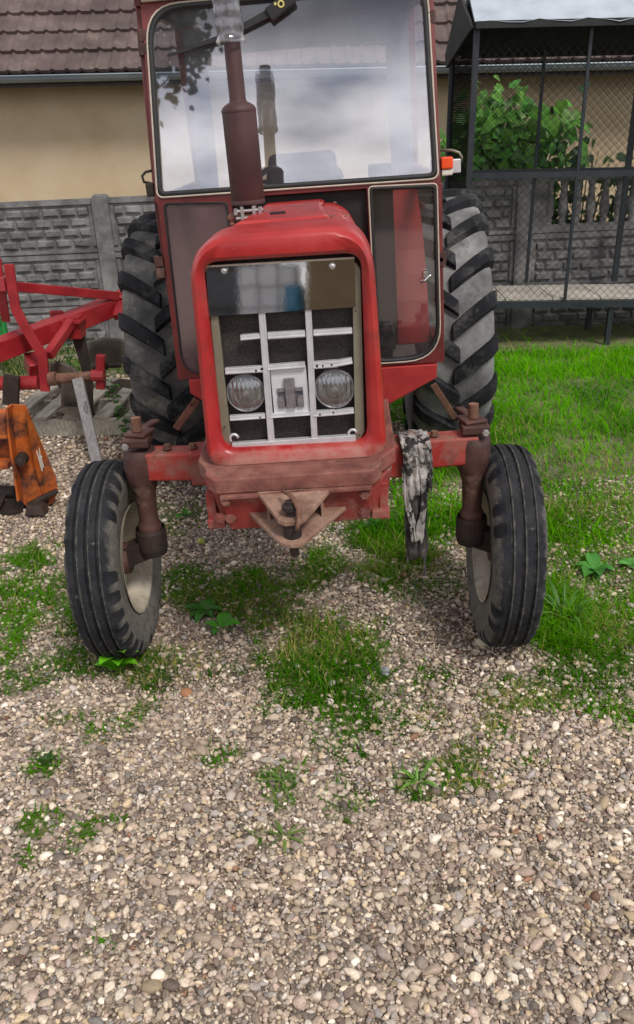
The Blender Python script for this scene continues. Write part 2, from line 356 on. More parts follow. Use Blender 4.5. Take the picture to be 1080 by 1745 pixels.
M['soffit'] = mat('dark eave board', [(.05, .04, .035), (.08, .065, .055)], 5, .8)
M['ironblack'] = mat('black kennel steel', [(.016, .020, .026), (.032, .038, .048)], 9, .5, .2)
M['wire'] = mat('dark wire', [(.008, .008, .009), (.016, .015, .015)], 9, .85, spec=.2)
M['tarp'] = mat('pale blue grey roof sheet', [(.32, .37, .43), (.42, .47, .53), (.50, .54, .60)], 3, .6, bump=.3, bscale=8)
M['blackcloth'] = mat('black roofing felt', [(.012, .012, .013), (.03, .03, .032)], 6, .85)
M['slab'] = mat('pale floor boards', [(.36, .32, .27), (.50, .46, .40), (.60, .57, .52)], 4, .85, bump=.2, bscale=30)
M['rag'] = mat('grubby grey rag', [(.08, .075, .07), (.32, .30, .285), (.52, .50, .47)], 13, .95, bump=.12, bscale=90, detail=2, distort=.6, patch=[((.02, .018, .018), 17, .50, .54, .95)])
M['ragdark'] = mat('oily black rag', [(.012, .010, .010), (.03, .026, .025), (.17, .155, .14)], 12, .9, bump=.4, bscale=40, stretch=(1.6, 1, .6))
M['leaf'] = attr_mat('leaf', 'Col', .45, .25, .4)
M['grass'] = attr_mat('grass', 'Col', .85, .40, .0)
M['pebble'] = attr_mat('pebble', 'Col', .62, 0, .35, .4, 150)
M['stem'] = mat('plant stem', [(.10, .085, .05), (.16, .15, .08)], 10, .8)
M['glass'] = glass_mat('dusty windscreen', (.90, .92, .96), .14, .03, (.62, .61, .64))
M['sideglass'] = glass_mat('lower cab glass', (.72, .73, .74), .06, .05, (.40, .36, .36))
M['panelglass'] = glass_mat('smoky lower glass', (.45, .34, .35), .20, .26, (.36, .22, .24), .16)
M['plastic'] = glass_mat('clear plastic bottle', (.92, .92, .94), .05, .08, (.72, .72, .75), .12, 30)
M['lens'] = glass_mat('fluted lamp lens', (.80, .82, .82), .14, .16, (.42, .43, .42), .10, 60)
M['tank'] = mat('translucent white tank', [(.60, .60, .60), (.72, .72, .72)], 3, .5)
M['cage'] = mat('galvanised cage tube', [(.3, .3, .31), (.42, .42, .43)], 6, .5, .5)
M['brownboard'] = mat('brown boarded wall', [(.17, .115, .06), (.23, .16, .085)], 3, .8, stretch=(6, 1, 1))
M['greyboard'] = mat('slate grey wall', [(.09, .09, .10), (.14, .14, .15)], 3, .8)

# ------------------------------------------------------------------ ground
PATCH = []          # grass patches of the gravel: centre, half axes, density, blade height
def patch(px, py, rx, ry, dens, h):
    c = ground_at(px, py); a = ground_at(px + rx, py); b = ground_at(px, py - ry); b2 = ground_at(px, py + ry)
    PATCH.append((c[0], c[1], abs(a[0] - c[0]), (b[1] - b2[1]) / 2, dens, h))
for p in [(545, 1130, 82, 62, 1, .05), (590, 1215, 55, 45, .8, .045), (520, 1085, 55, 35, .8, .045), (405, 1015, 70, 38, .8, .045), (330, 1000, 60, 26, .75, .04), (455, 1050, 45, 42, .75, .045),
          (545, 965, 45, 42, .8, .05), (575, 1270, 45, 28, .45, .035), (490, 1010, 45, 30, .45, .03),
          (45, 1030, 62, 58, .85, .05), (105, 1135, 75, 26, .75, .05), (15, 1110, 50, 60, .7, .05), (55, 955, 40, 26, .9, .05), (140, 1075, 36, 60, .8, .05), (240, 1145, 50, 30, .7, .05),
          (0, 1160, 60, 30, .6, .04), (320, 1140, 45, 28, .28, .03),
          (650, 918, 62, 46, 1, .08), (650, 975, 60, 22, .6, .05), (310, 880, 52, 28, .8, .05), (745, 880, 40, 40, .45, .05), (700, 970, 60, 50, .35, .04),
          (870, 1190, 52, 26, .6, .035), (1045, 1215, 50, 26, .7, .035), (1015, 1150, 65, 45, .6, .04), (960, 1060, 60, 52, 1, .10), (1040, 1080, 60, 40, .6, .05),
          (800, 1315, 95, 38, .8, .035), (705, 1335, 36, 26, .8, .045), (735, 1165, 35, 32, .4, .03), (855, 1250, 40, 20, .5, .03), (690, 1220, 60, 40, .25, .03),
          (480, 1335, 30, 28, .55, .04), (590, 1360, 40, 30, .35, .03), (80, 1300, 26, 18, .9, .035), (75, 1408, 34, 22, .9, .03), (125, 1438, 38, 26, .8, .03), (195, 1400, 32, 16, .8, .025), (45, 1470, 26, 24, .6, .025),
          (230, 1218, 40, 20, .6, .03), (175, 1240, 35, 22, .5, .025), (375, 1285, 30, 18, .6, .025), (110, 1225, 35, 18, .45, .025), (490, 1430, 50, 20, .3, .04), (175, 1610, 26, 16, .3, .025), (1060, 1235, 30, 18, .5, .03),
          (640, 1080, 30, 36, .35, .03), (560, 1060, 36, 22, .5, .03)]:
    patch(*p)
def grass_density(x, y):
    n = vnoise(x * 2.3, y * 2.3, 1) * .6 + vnoise(x * 6.5, y * 6.5, 2) * .4
    n2 = vnoise(x * 14, y * 14, 3)
    lawn = np.maximum(sstep(.45, .85, x + .3 * (n - .5)) * sstep(.75, 1.7, y + 1.1 * (n - .5)), sstep(.88, 1.15, x + .2 * (n - .5)) * sstep(.1, .9, y + .7 * (n - .5))) * (.5 + .5 * sstep(.22, .48, n2)) * (.72 + .28 * sstep(.30, .46, vnoise(x * 1.25 + 7, y * 1.25, 21))) * (1 - .85 * sstep(4.25, 4.7, y + .3 * (n - .5)))
    mid = sstep(.72, 1.0, x) * sstep(-.55, .0, y + .5 * (n2 - .5)) * (1 - sstep(1.3, 2.1, y)) * (.42 + .58 * sstep(.34, .55, n)) * .9
    under = sstep(.30, .45, x) * (1 - sstep(.95, 1.2, x)) * sstep(.15, .7, y) * sstep(.25, .5, n) * .9
    back = sstep(3.7, 4.4, y) * (1 - sstep(.6, 1.2, x)) * sstep(.40, .62, n) * .8
    d = np.maximum.reduce([lawn, mid, under, back])
    h = .026 + (.018 + .030 * sstep(1.6, 2.6, y + (n - .5))) * lawn + .03 * under + .012 * mid + .05 * back
    for (cx, cy, rx, ry, de, hh) in PATCH:
        q = ((x - cx) / (rx * 1.12)) ** 2 + ((y - cy) / (ry * 1.12)) ** 2
        v = de * (1 - sstep(.15, 1.7, q + 2.0 * (n2 - .5) + 1.7 * (n - .5)))
        h = np.where(v > d, hh, h); d = np.maximum(d, v)
    return d, h
def axis_pts(a, b, fine0, fine1, step, far):
    mid = np.arange(fine0, fine1 + 1e-6, step); left = []; v = fine0; s = step
    while v > a: s *= 1.35; v -= s; left.append(max(v, a))
    right = []; v = fine1; s = step
    while v < b: s *= 1.35; v += s; right.append(min(v, b))
    return np.array(left[::-1] + list(mid) + right)
gx = axis_pts(-120, 120, -3.6, 3.8, .045, 1); gy = axis_pts(-120, 120, -2.2, 6.0, .045, 1)
GX, GY = np.meshgrid(gx, gy); GZ = gz(GX, np.clip(GY, -3, 8)) + .006 * (vnoise(GX * 7, GY * 7, 5) - .5)
GZ = np.where(GY > 20, GZ - .0, GZ)
nx, ny = len(gx), len(gy)
ids = np.arange(nx * ny).reshape(ny, nx)
fq = np.stack([ids[:-1, :-1], ids[:-1, 1:], ids[1:, 1:], ids[1:, :-1]], -1).reshape(-1, 4)
def np_mesh(name, verts, faces, k, cols=None, mat_=None, smooth=True):
    me = bpy.data.meshes.new(name); me.vertices.add(len(verts)); me.vertices.foreach_set('co', np.ascontiguousarray(verts, np.float32).ravel())
    me.loops.add(len(faces) * k); me.loops.foreach_set('vertex_index', np.ascontiguousarray(faces, np.int32).ravel())
    me.polygons.add(len(faces)); me.polygons.foreach_set('loop_start', np.arange(0, len(faces) * k, k, dtype=np.int32))
    try: me.polygons.foreach_set('loop_total', np.full(len(faces), k, np.int32))
    except Exception: pass
    me.polygons.foreach_set('use_smooth', np.full(len(faces), smooth))
    if cols is not None:
        a = me.attributes.new('Col', 'FLOAT_COLOR', 'POINT')
        a.data.foreach_set('color', np.concatenate([cols, np.ones((len(cols), 1))], 1).astype(np.float32).ravel())
    me.update(calc_edges=True)
    if mat_: me.materials.append(mat_)
    o = bpy.data.objects.new(name, me); COL.objects.link(o); return o
dg, _ = grass_density(GX.ravel(), GY.ravel())
def ground_material():
    Mg = bpy.data.materials.new('gravel ground'); Mg.use_nodes = True; N = Mg.node_tree.nodes; L = Mg.node_tree.links; b = N['Principled BSDF']
    b.inputs['Roughness'].default_value = .92
    tc = N.new('ShaderNodeTexCoord')
    vo = N.new('ShaderNodeTexVoronoi'); vo.inputs['Scale'].default_value = 75; L.new(tc.outputs['Object'], vo.inputs['Vector'])
    sp = N.new('ShaderNodeSeparateColor'); L.new(vo.outputs['Color'], sp.inputs[0])
    r = N.new('ShaderNodeValToRGB'); e = r.color_ramp.elements; e[0].position = 0; e[0].color = (.12, .09, .065, 1); e[1].position = 1; e[1].color = (.52, .43, .345, 1)
    q = e.new(.45); q.color = (.24, .185, .145, 1); q = e.new(.75); q.color = (.38, .31, .25, 1); L.new(sp.outputs[0], r.inputs[0])
    a = N.new('ShaderNodeAttribute'); a.attribute_name = 'Col'
    s2 = N.new('ShaderNodeSeparateColor'); L.new(a.outputs['Color'], s2.inputs[0])
    n = N.new('ShaderNodeTexNoise'); n.inputs['Scale'].default_value = 9; n.inputs['Detail'].default_value = 8; L.new(tc.outputs['Object'], n.inputs[0])
    r2 = N.new('ShaderNodeValToRGB'); r2.color_ramp.elements[0].position = .35; r2.color_ramp.elements[0].color = (.055, .085, .018, 1); r2.color_ramp.elements[1].position = .68; r2.color_ramp.elements[1].color = (.20, .19, .075, 1)
    L.new(n.outputs[0], r2.inputs[0])
    x = N.new('ShaderNodeMixRGB'); L.new(s2.outputs[1], x.inputs[0]); L.new(r.outputs[0], x.inputs[1]); L.new(r2.outputs[0], x.inputs[2])
    n3 = N.new('ShaderNodeTexNoise'); n3.inputs['Scale'].default_value = 6; n3.inputs['Detail'].default_value = 8; L.new(tc.outputs['Object'], n3.inputs[0])
    L.new(x.outputs[0], b.inputs['Base Color'])
    bm = N.new('ShaderNodeBump'); bm.inputs['Strength'].default_value = .8; bm.inputs['Distance'].default_value = .012; bm.invert = True
    L.new(vo.outputs['Distance'], bm.inputs['Height']); L.new(bm.outputs[0], b.inputs['Normal'])
    return Mg
g = np_mesh('ground', np.stack([GX.ravel(), GY.ravel(), GZ.ravel()], 1), fq, 4, np.stack([dg * 0, np.clip(np.maximum(dg * 1.2, .75 * sstep(.8, 1.15, GX.ravel()) * sstep(-.1, .6, GY.ravel())), 0, 1), dg * 0], 1), ground_material())
tag(g, 'pale gravel yard sloping gently, worn soil under the grass', 'ground', kind='structure')

# gravel: separate rounded stones
def icos(sub):
    import bmesh
    b = bmesh.new(); bmesh.ops.create_icosphere(b, subdivisions=sub, radius=1.0)
    v = np.array([p.co[:] for p in b.verts]); f = np.array([[q.index for q in t.verts] for t in b.faces]); b.free(); return v, f
def pebbles(x, y, rad, sub, zoff):
    n = len(x); v0, f0 = icos(sub); nv = len(v0); K = 14
    temps = []
    for k in range(K):
        p = v0.copy(); 
        for _ in range(4):
            d = rng.normal(size=3); d /= np.linalg.norm(d); t = p @ d; cut = rng.uniform(.35, .75); p = np.where((t > cut)[:, None], p - (t - cut)[:, None] * d * .97, p)
        p *= np.array([rng.uniform(.95, 1.5), rng.uniform(.75, 1.0), rng.uniform(.55, .85)])
        p *= 1 + .08 * rng.normal(size=(nv, 1)); temps.append(p)
    temps = np.array(temps)[rng.integers(0, K, n)]
    an = rng.uniform(0, 2 * PI, n); ca, sa = np.cos(an), np.sin(an)
    tl = rng.normal(0, .35, n); ct, st = np.cos(tl), np.sin(tl)
    X = temps[:, :, 0]; Y = temps[:, :, 1]; Z = temps[:, :, 2]
    Y, Z = Y * ct[:, None] - Z * st[:, None], Y * st[:, None] + Z * ct[:, None]
    X, Y = X * ca[:, None] - Y * sa[:, None], X * sa[:, None] + Y * ca[:, None]
    r = rad[:, None]
    P = np.stack([X * r + x[:, None], Y * r + y[:, None], Z * r + (gz(x, y) + zoff * rad + .004 * rng.random(n))[:, None]], -1)
    F = (f0[None] + (np.arange(n) * nv)[:, None, None]).reshape(-1, 3)
    pal = np.array([(.52, .43, .325), (.44, .355, .27), (.62, .53, .42), (.37, .29, .225), (.32, .265, .225), (.43, .33, .27), (.235, .175, .14), (.52, .41, .265), (.72, .65, .55), (.14, .115, .095), (.33, .30, .28), (.25, .135, .085), (.45, .39, .34), (.56, .47, .37)])
    pr = np.array([15, 13, 11, 11, 8, 9, 7, 6, 6, 4, 5, 1.0, 8, 10.]); pr /= pr.sum()
    c = pal[rng.choice(len(pal), n, p=pr)] * rng.uniform(.55, 1.36, (n, 1)) * np.array((1.02, .99, .98))
    return P.reshape(-1, 3), F, np.repeat(c, nv, 0)
def scatter(x0, x1, y0, y1, sp):
    X, Y = np.meshgrid(np.arange(x0, x1, sp), np.arange(y0, y1, sp))
    X = X.ravel() + rng.uniform(-.5, .5, X.size) * sp; Y = Y.ravel() + rng.uniform(-.5, .5, Y.size) * sp
    return X, Y
VV, FF, CC = [], [], []; off = 0
for (x0, x1, y0, y1, sp, sub, med, sg) in [(-1.9, 2.3, -1.95, -.35, .0106, 2, .0060, .42), (-1.9, 2.3, -1.95, -.35, .055, 2, .0105, .25), (-2.6, 2.8, -.35, 1.5, .0140, 1, .0070, .40), (-2.6, 2.8, -.35, 1.5, .085, 1, .0130, .25), (-3.0, .9, 1.5, 4.2, .026, 1, .0135, .3)]:
    x, y = scatter(x0, x1, y0, y1, sp)
    lim = .62 + .20 * (y + 1.85)                  # only what the yard view can reach
    k = (x - .03 < lim + 1.0) & (x - .03 > -lim - .7) if y0 < 1 else np.ones(len(x), bool)
    d, _ = grass_density(x, y); soil = sstep(.85, 1.15, x) * sstep(-.1, .5, y); k &= rng.random(len(x)) > np.maximum(d * .9, soil * .55)
    if y0 > 1: k &= (x < .55)
    x, y = x[k], y[k]
    rad = np.clip(med * np.exp(rng.normal(0, sg, len(x))), .0035, .021)
    P, F, c = pebbles(x, y, rad, sub, .30)
    VV.append(P); FF.append(F + off); CC.append(c); off += len(P)
g = np_mesh('gravel', np.concatenate(VV), np.concatenate(FF), 3, np.concatenate(CC), M['pebble'])
tag(g, 'loose beige, pink and grey rounded gravel covering the yard', 'gravel', kind='stuff')
print('pebble verts', off)

# grass
def blades(x, y, h, wd, colf, lean=.5, seg=3):
    n = len(x); an = rng.uniform(0, 2 * PI, n); ln = np.abs(rng.normal(lean, .25, n)); z = gz(x, y)
    dx, dy = np.cos(an), np.sin(an); px, py = -dy, dx
    P = np.zeros((n, seg * 2 + 1, 3))
    for s in range(seg + 1):
        t = s / seg; out = ln * h * t ** 1.7; up = h * (t - .25 * ln * t * t)
        cx, cy, cz = x + dx * out, y + dy * out, z + up - .004
        ww = wd * (1 - t) ** .7 * .5
        if s < seg:
            P[:, 2 * s] = np.stack([cx - px * ww, cy - py * ww, cz], -1); P[:, 2 * s + 1] = np.stack([cx + px * ww, cy + py * ww, cz], -1)
        else: P[:, 2 * seg] = np.stack([cx, cy, cz], -1)
    f = []
    for s in range(seg - 1): f += [[2 * s, 2 * s + 1, 2 * s + 3], [2 * s, 2 * s + 3, 2 * s + 2]]
    f.append([2 * seg - 2, 2 * seg - 1, 2 * seg])
    f = np.array(f); k = 2 * seg + 1
    F = (f[None] + (np.arange(n) * k)[:, None, None]).reshape(-1, 3)
    return P.reshape(-1, 3), F, np.repeat(colf(n, x, y), k, 0)
def gcol(lo, hi, dry=.1):
    def f(n, x, y):
        t = np.clip(vnoise(x * 3.1, y * 3.1, 9) * .7 + rng.random(n) * .5 - .1, 0, 1)[:, None]
        c = np.array(lo) * (1 - t) + np.array(hi) * t
        dd = (rng.random(n) < dry * (1 + 5 * sstep(.55, .75, vnoise(x * 1.7 + 3, y * 1.7, 12))))[:, None]; return np.where(dd, np.array((.44, .40, .13)) * rng.uniform(.6, 1.1, (n, 1)), c)
    return f
GV, GF, GC = [], [], []; off = 0
for (x0, x1, y0, y1, sp, wd, lo, hi, dry, hs) in [
        (.4, 5.2, .7, 5.6, .0155, .0058, (.026, .16, .002), (.20, .60, .004), .03, 1.0),
        (.2, 3.4, -.6, 1.2, .012, .0045, (.026, .13, .003), (.18, .48, .006), .08, .85),
        (-1.9, 1.5, -1.6, 1.0, .0098, .0042, (.018, .095, .003), (.14, .38, .012), .08, .85),
        (-3.4, .9, 3.6, 5.5, .03, .009, (.02, .06, .010), (.07, .15, .02), .1, 1.2)]:
    x, y = scatter(x0, x1, y0, y1, sp); d, h = grass_density(x, y)
    k = rng.random(len(x)) < d * (.95 if sp < .015 else 1)
    x, y, h = x[k], y[k], h[k]
    hh = h * hs * np.exp(rng.normal(0, .35, len(x)))
    P, F, c = blades(x, y, hh, wd * np.exp(rng.normal(0, .3, len(x))), gcol(lo, hi, dry), .95)
    GV.append(P); GF.append(F + off); GC.append(c); off += len(P)
x, y = scatter(-1.9, 2.0, -1.6, 1.2, .0115); d, h = grass_density(x, y); k = rng.random(len(x)) < d * .75          # low clover like leaflets between the blades
x, y = x[k], y[k]
P, F, c = blades(x, y, .016 * np.exp(rng.normal(0, .4, len(x))), .011 * np.exp(rng.normal(0, .3, len(x))), gcol((.020, .09, .005), (.11, .29, .012), .06), 1.3)
GV.append(P); GF.append(F + off); GC.append(c); off += len(P)
g = np_mesh('grass', np.concatenate(GV), np.concatenate(GF), 3, np.concatenate(GC), M['grass'])
tag(g, 'bright green lawn at the right and tufts growing through the gravel', 'grass', kind='stuff')
print('grass verts', off)

# weeds: each plant a thing
def leaf_mesh(mb, base, dirv, length, width, up=.5, curl=.6, heart=False, cols=None, c=(.06, .2, .02)):
    d = Vector(dirv); d.z = 0; d.normalize(); s = Vector((-d.y, d.x, 0)); base = Vector(base)
    n = 6; vs = []; 
    for i in range(n + 1):
        t = i / n; p = base + d * (length * t * (1 - .15 * t)) + Vector((0, 0, length * (up * t - curl * t * t)))
        wv = width * .5 * ((math.sin(PI * (t * .86 + .14) ** (.55 if heart else .85))) if i < n else 0)
        if i == 0: wv = width * (.18 if heart else .06)
        f_ = Vector((0, 0, wv * .35))
        vs += [p - s * wv + f_, p, p + s * wv + f_]
    fs = []
    for i in range(n):
        a = i * 3; fs += [(a, a + 1, a + 4, a + 3), (a + 1, a + 2, a + 5, a + 4)]
    mb.add(vs, fs); 
    if cols is not None: cols += [c] * len(vs)
def set_cols(o, cols):
    a = o.data.attributes.new('Col', 'FLOAT_COLOR', 'POINT')
    a.data.foreach_set('color', np.concatenate([np.array(cols), np.ones((len(cols), 1))], 1).astype(np.float32).ravel())
def weed(px, py, n, ln, wd, label, name='weed', c=(.05, .20, .02), up=.5, curl=.55, stem=0, y=None, z=None):
    p = ground_at(px, py) if y is None else np.array(at(px, py, y))
    if y is not None: p[2] = gz(p[0], p[1])
    mb = MB(); cols = []
    for i in range(n):
        a = 2 * PI * i / n * 1.0 + random.uniform(-.5, .5); q = random.uniform(.55, 1.1)
        zz = random.uniform(0, stem) if stem else 0
        cc = tuple(np.array(c) * random.uniform(.7, 1.35))
        leaf_mesh(mb, (math.cos(a) * .006, math.sin(a) * .006, zz), (math.cos(a), math.sin(a), 0), ln * q, wd * q * random.uniform(.8, 1.1), up * random.uniform(.6, 1.4), curl, cols=cols, c=cc)
    if stem:
        k0 = len(mb.v); mb.tube([(0, 0, -.01), (.004, 0, stem * .6), (0, .006, stem)], [.004, .003, .002], 5); cols += [(.06, .13, .03)] * (len(mb.v) - k0)
    o = mb.build(name, M['leaf'], smooth=True, fixn=False); set_cols(o, cols); o.location = p; o.location.z += .014
    tag(o, label, 'weed', 'weeds and tufts growing in the yard'); return o
weed(350, 1045, 13, .13, .05, 'broad leaved dark green weed in the gravel right of the left front tyre')
weed(374, 1074, 4, .10, .06, 'low weed with round bright leaves in open gravel beside the left front tyre', c=(.08, .32, .02), up=.55, curl=.45)
weed(205, 1150, 16, .13, .075, 'bright green leafy weed sprouting in front of the left front tyre', c=(.13, .44, .015), up=1.0, curl=.6, stem=.07)
weed(315, 882, 6, .075, .035, 'small leafy weed in gravel beneath the left end of the axle', c=(.06, .22, .025), up=.7)
weed(1012, 975, 11, .13, .065, 'flat jagged leaved weed in the thin grass right of the right front tyre', c=(.07, .26, .04), up=.6, curl=.5)
weed(1075, 968, 6, .085, .045, 'flat pale weed at the right picture edge beside the lawn', c=(.09, .29, .05), up=.35, curl=.3)
weed(712, 1340, 13, .085, .012, 'light green grassy tuft left of the mossy patch in the foreground gravel', 'grass_tuft', (.14, .30, .04), 1.0, .7)
weed(485, 1338, 9, .075, .010, 'thin pale tuft of grass standing in mid gravel', 'grass_tuft', (.12, .24, .04), .8, .6)
weed(485, 1432, 8, .095, .012, 'sprawling pale yellow green tuft in the lower gravel', 'grass_tuft', (.15, .24, .05), .35, .3)
weed(960, 1062, 60, .17, .009, 'thick tuft of long grass right of the right front tyre', 'grass_tuft', (.08, .22, .03), 1.3, 1.0)
weed(80, 1302, 14, .035, .014, 'small dark tuft at the left of the foreground gravel', 'grass_tuft', (.03, .09, .015), .8, .5)
weed(640, 905, 40, .15, .008, 'tall bright grass tuft behind the front hitch', 'grass_tuft', (.05, .22, .025), 1.3, .9)
for i, (px, py, y, lab) in enumerate([(215, 745, 2.35, 'leafy nettle like weed beside the front of the pallet and rear tyre'), (195, 700, 3.0, 'taller leafy weed growing up through the pallet by the rear tyre'), (115, 590, 4.2, 'bushy weed behind the plough beam at the fence foot')]):
    weed(px, py, 34, .085, .04, lab, 'weed', (.045, .15, .02), .5, .6, stem=.30 if i < 2 else .4, y=y)
# odd stones, windfall
p = ground_at(820, 1100); mb = MB(); v0, f0 = icos(2); v1 = v0 * np.array([.028, .022, .020]); v1[:, 2] = np.maximum(v1[:, 2], -.01); mb.add([Vector(q) + Vector(p) + Vector((0, 0, .014)) for q in v1], [tuple(t) for t in f0])
tag(mb.build('stone', mat('pale yellow stone', [(.50, .44, .30), (.58, .52, .38)], 30, .8), smooth=True), 'pale yellow stone touching the foot of the right front tyre', 'stone', 'odd stones lying on the gravel')
p = ground_at(656, 1148); mb = MB(); mb.add([Vector(q) * 1 + Vector(p) + Vector((0, 0, .012)) for q in v0 * np.array([.020, .030, .014])], [tuple(t) for t in f0])
tag(mb.build('stone', mat('blue grey stone', [(.26, .26, .28), (.34, .34, .36)], 30, .8), smooth=True), 'blue grey flat stone right of the grass patch in the centre', 'stone', 'odd stones lying on the gravel')
p = ground_at(318, 1185); mb = MB(); mb.add([Vector(q) + Vector(p) + Vector((0, 0, .012)) for q in v0 * np.array([.024, .022, .018])], [tuple(t) for t in f0])
tag(mb.build('stone', mat('orange brown stone', [(.32, .14, .06), (.42, .22, .12)], 30, .8), smooth=True), 'orange brown round stone in the gravel in front of the left front tyre', 'stone', 'odd stones lying on the gravel')
p = ground_at(343, 928); mb = MB()
mb.lathe([(-.9, .0), (-.8, .45), (-.35, .92), (.2, 1), (.7, .72), (.88, .35), (.72, .0)], 20, 'z'); mb.v = [tuple(Vector(q) * .018 + Vector(p) + Vector((0, 0, .02))) for q in mb.v]
tag(mb.build('windfall_apple', mat('green yellow apple skin', [(.28, .34, .05), (.42, .42, .10)], 30, .4), smooth=True), 'small yellow green windfall apple on gravel under the axle', 'apple')

# ------------------------------------------------------------------ house
hs = empty('house', (0, 8.2, 0)); tag(hs, 'low house with sand coloured render, brown tiled roof and grey gutter', 'house')
WY = 8.2
GZL, GY0 = 2.42, 7.78
mb = MB(); mb.box((0, .15, 1.14), (18, .3, 2.44)); mb.build('wall', M['wall'], hs)
mb = MB(); mb.box((0, -.20, 2.36), (18, .40, .03)); mb.build('soffit', M['soffit'], hs)
mb = MB(); mb.box((0, -.41, 2.40), (18, .03, .15)); mb.build('fascia', M['soffit'], hs)
# gutter: half round trough with a rolled lip and brackets
mb = MB(); prof = []
for i in range(9):
    t = PI + PI * i / 8; prof.append((.065 * math.cos(t), .065 * math.sin(t)))
outer = [(q[0] * 1.0, q[1]) for q in prof]; inner = [(q[0] * .94, q[1] * .94 + .001) for q in prof][::-1]
mb.prism(outer + inner, lambda u, v, d: (d, -.495 + u, 2.435 + v), -9, 9)
mb.tube([(-9, -.56, 2.437), (9, -.56, 2.437)], .010, 8)
gt = smooth_by_angle(mb.build('gutter', M['gutter'], hs), .6)
for i in range(18):
    k = MB(); x = -8.6 + i * 1.0
    k.tube([(x, -.56, 2.45), (x, -.555, 2.42), (x, -.53, 2.385), (x, -.495, 2.37), (x, -.45, 2.40)], .007, 6); k.build('gutter_bracket', M['gutter'], gt)
# roof: concrete tiles as one shaped sheet
ang = math.radians(40); RO = .164; CL = .335; ncol = int(18 / RO * 10)
xs = np.linspace(-9, 9, ncol + 1); ph = (xs / RO) % 1.0
roll = .030 * np.exp(-((ph - .5) / .155) ** 2) + .004 * np.cos(2 * PI * ph)
rows = []; nc = 9
for c in range(nc):
    for (t, lift) in ((0.0, .004), (0.0005, .042), (.15, .037), (.5, .023), (1.0, .004)):
        s_ = (c + t) * CL; sag = .004 * (vnoise(xs / (RO * 2), np.full_like(xs, c * 3.3), 4) - .5) * 2
        hgt = roll * (1.0 if lift > .004 or True else 1) + lift + sag
        rows.append(np.stack([xs, s_ * math.cos(ang) - hgt * math.sin(ang), s_ * math.sin(ang) + hgt * math.cos(ang)], -1))
R_ = np.array(rows); R_[:, :, 1] += -.50; R_[:, :, 2] += 2.455
nr = len(rows); ids = np.arange(nr * (ncol + 1)).reshape(nr, ncol + 1)
fq = np.stack([ids[:-1, :-1], ids[:-1, 1:], ids[1:, 1:], ids[1:, :-1]], -1).reshape(-1, 4)
o = np_mesh('roof', R_.reshape(-1, 3), fq, 4, None, M['tile'], False); o.parent = hs
mb = MB(); mb.prism([(-.45, 2.44), (2.0, 4.50), (4.4, 2.44)], lambda u, v, d: (d, u + .02, v - .03), -8.99, 8.99); mb.build('roof_underlay', M['soffit'], hs)

# ------------------------------------------------------------------ concrete panel fence
fn_ = empty('concrete_fence', (0, 5.5, 0), rot=(0, -.026, 0)); tag(fn_, 'grey precast concrete fence with stone pattern panels and a balustrade row', 'fence')
FT = 1.355
posts = [-6.05, -4.05, -2.06, -.08, 1.88, 3.86, 5.85]
for x in posts:
    mb = MB(); mb.box((x, 0, FT / 2 - .15), (.155, .13, FT + .30)); mb.box((x, 0, FT + .015), (.15, .12, .03), taper=.7); mb.build('post', M['concrete'], fn_, .008)
def stone_panel(x0, x1, z0, z1):
    mb = MB(); xm = (x0 + x1) / 2; mb.box((xm, 0, (z0 + z1) / 2), (x1 - x0, .03, z1 - z0 - .001))
    mb.box((xm, -.025, z1 - .028), (x1 - x0, .024, .045)); mb.box((xm, -.025, z0 + .022), (x1 - x0, .024, .030))
    for xx in (x0 + .02, x1 - .02): mb.box((xx, -.024, (z0 + z1) / 2), (.036, .020, z1 - z0 - .13))
    rows_ = 4; rh = (z1 - z0 - .12) / rows_
    for r in range(rows_):
        zc = z0 + .05 + rh * (r + .5); xw = .172; x = x0 + .045 + (-.5 * xw if r % 2 else 0)
        while x < x1 - .05:
            a, b_ = max(x, x0 + .045), min(x + xw, x1 - .045)
            if b_ - a > .03:
                cx, w_ = (a + b_) / 2, b_ - a - .014; hh = rh - .018; d = .026 + random.uniform(-.006, .008); j = lambda: random.uniform(-.012, .012)
                vs = [(cx - w_ / 2, -.015, zc - hh / 2), (cx + w_ / 2, -.015, zc - hh / 2), (cx + w_ / 2, -.015, zc + hh / 2), (cx - w_ / 2, -.015, zc + hh / 2)]
                vs += [(cx - w_ * .36 + j(), -.015 - d + j() * .4, zc - hh * .28 + j() * .5), (cx + w_ * .36 + j(), -.015 - d + j() * .4, zc - hh * .28 + j() * .5), (cx + w_ * .36 + j(), -.015 - d + j() * .4, zc + hh * .30), (cx - w_ * .36 + j(), -.015 - d + j() * .4, zc + hh * .30)]
                mb.add(vs, [(4, 5, 6, 7), (0, 1, 5, 4), (1, 2, 6, 5), (2, 3, 7, 6), (3, 0, 4, 7)])
            x += xw
    return mb.build('panel', M['concrete'], fn_)
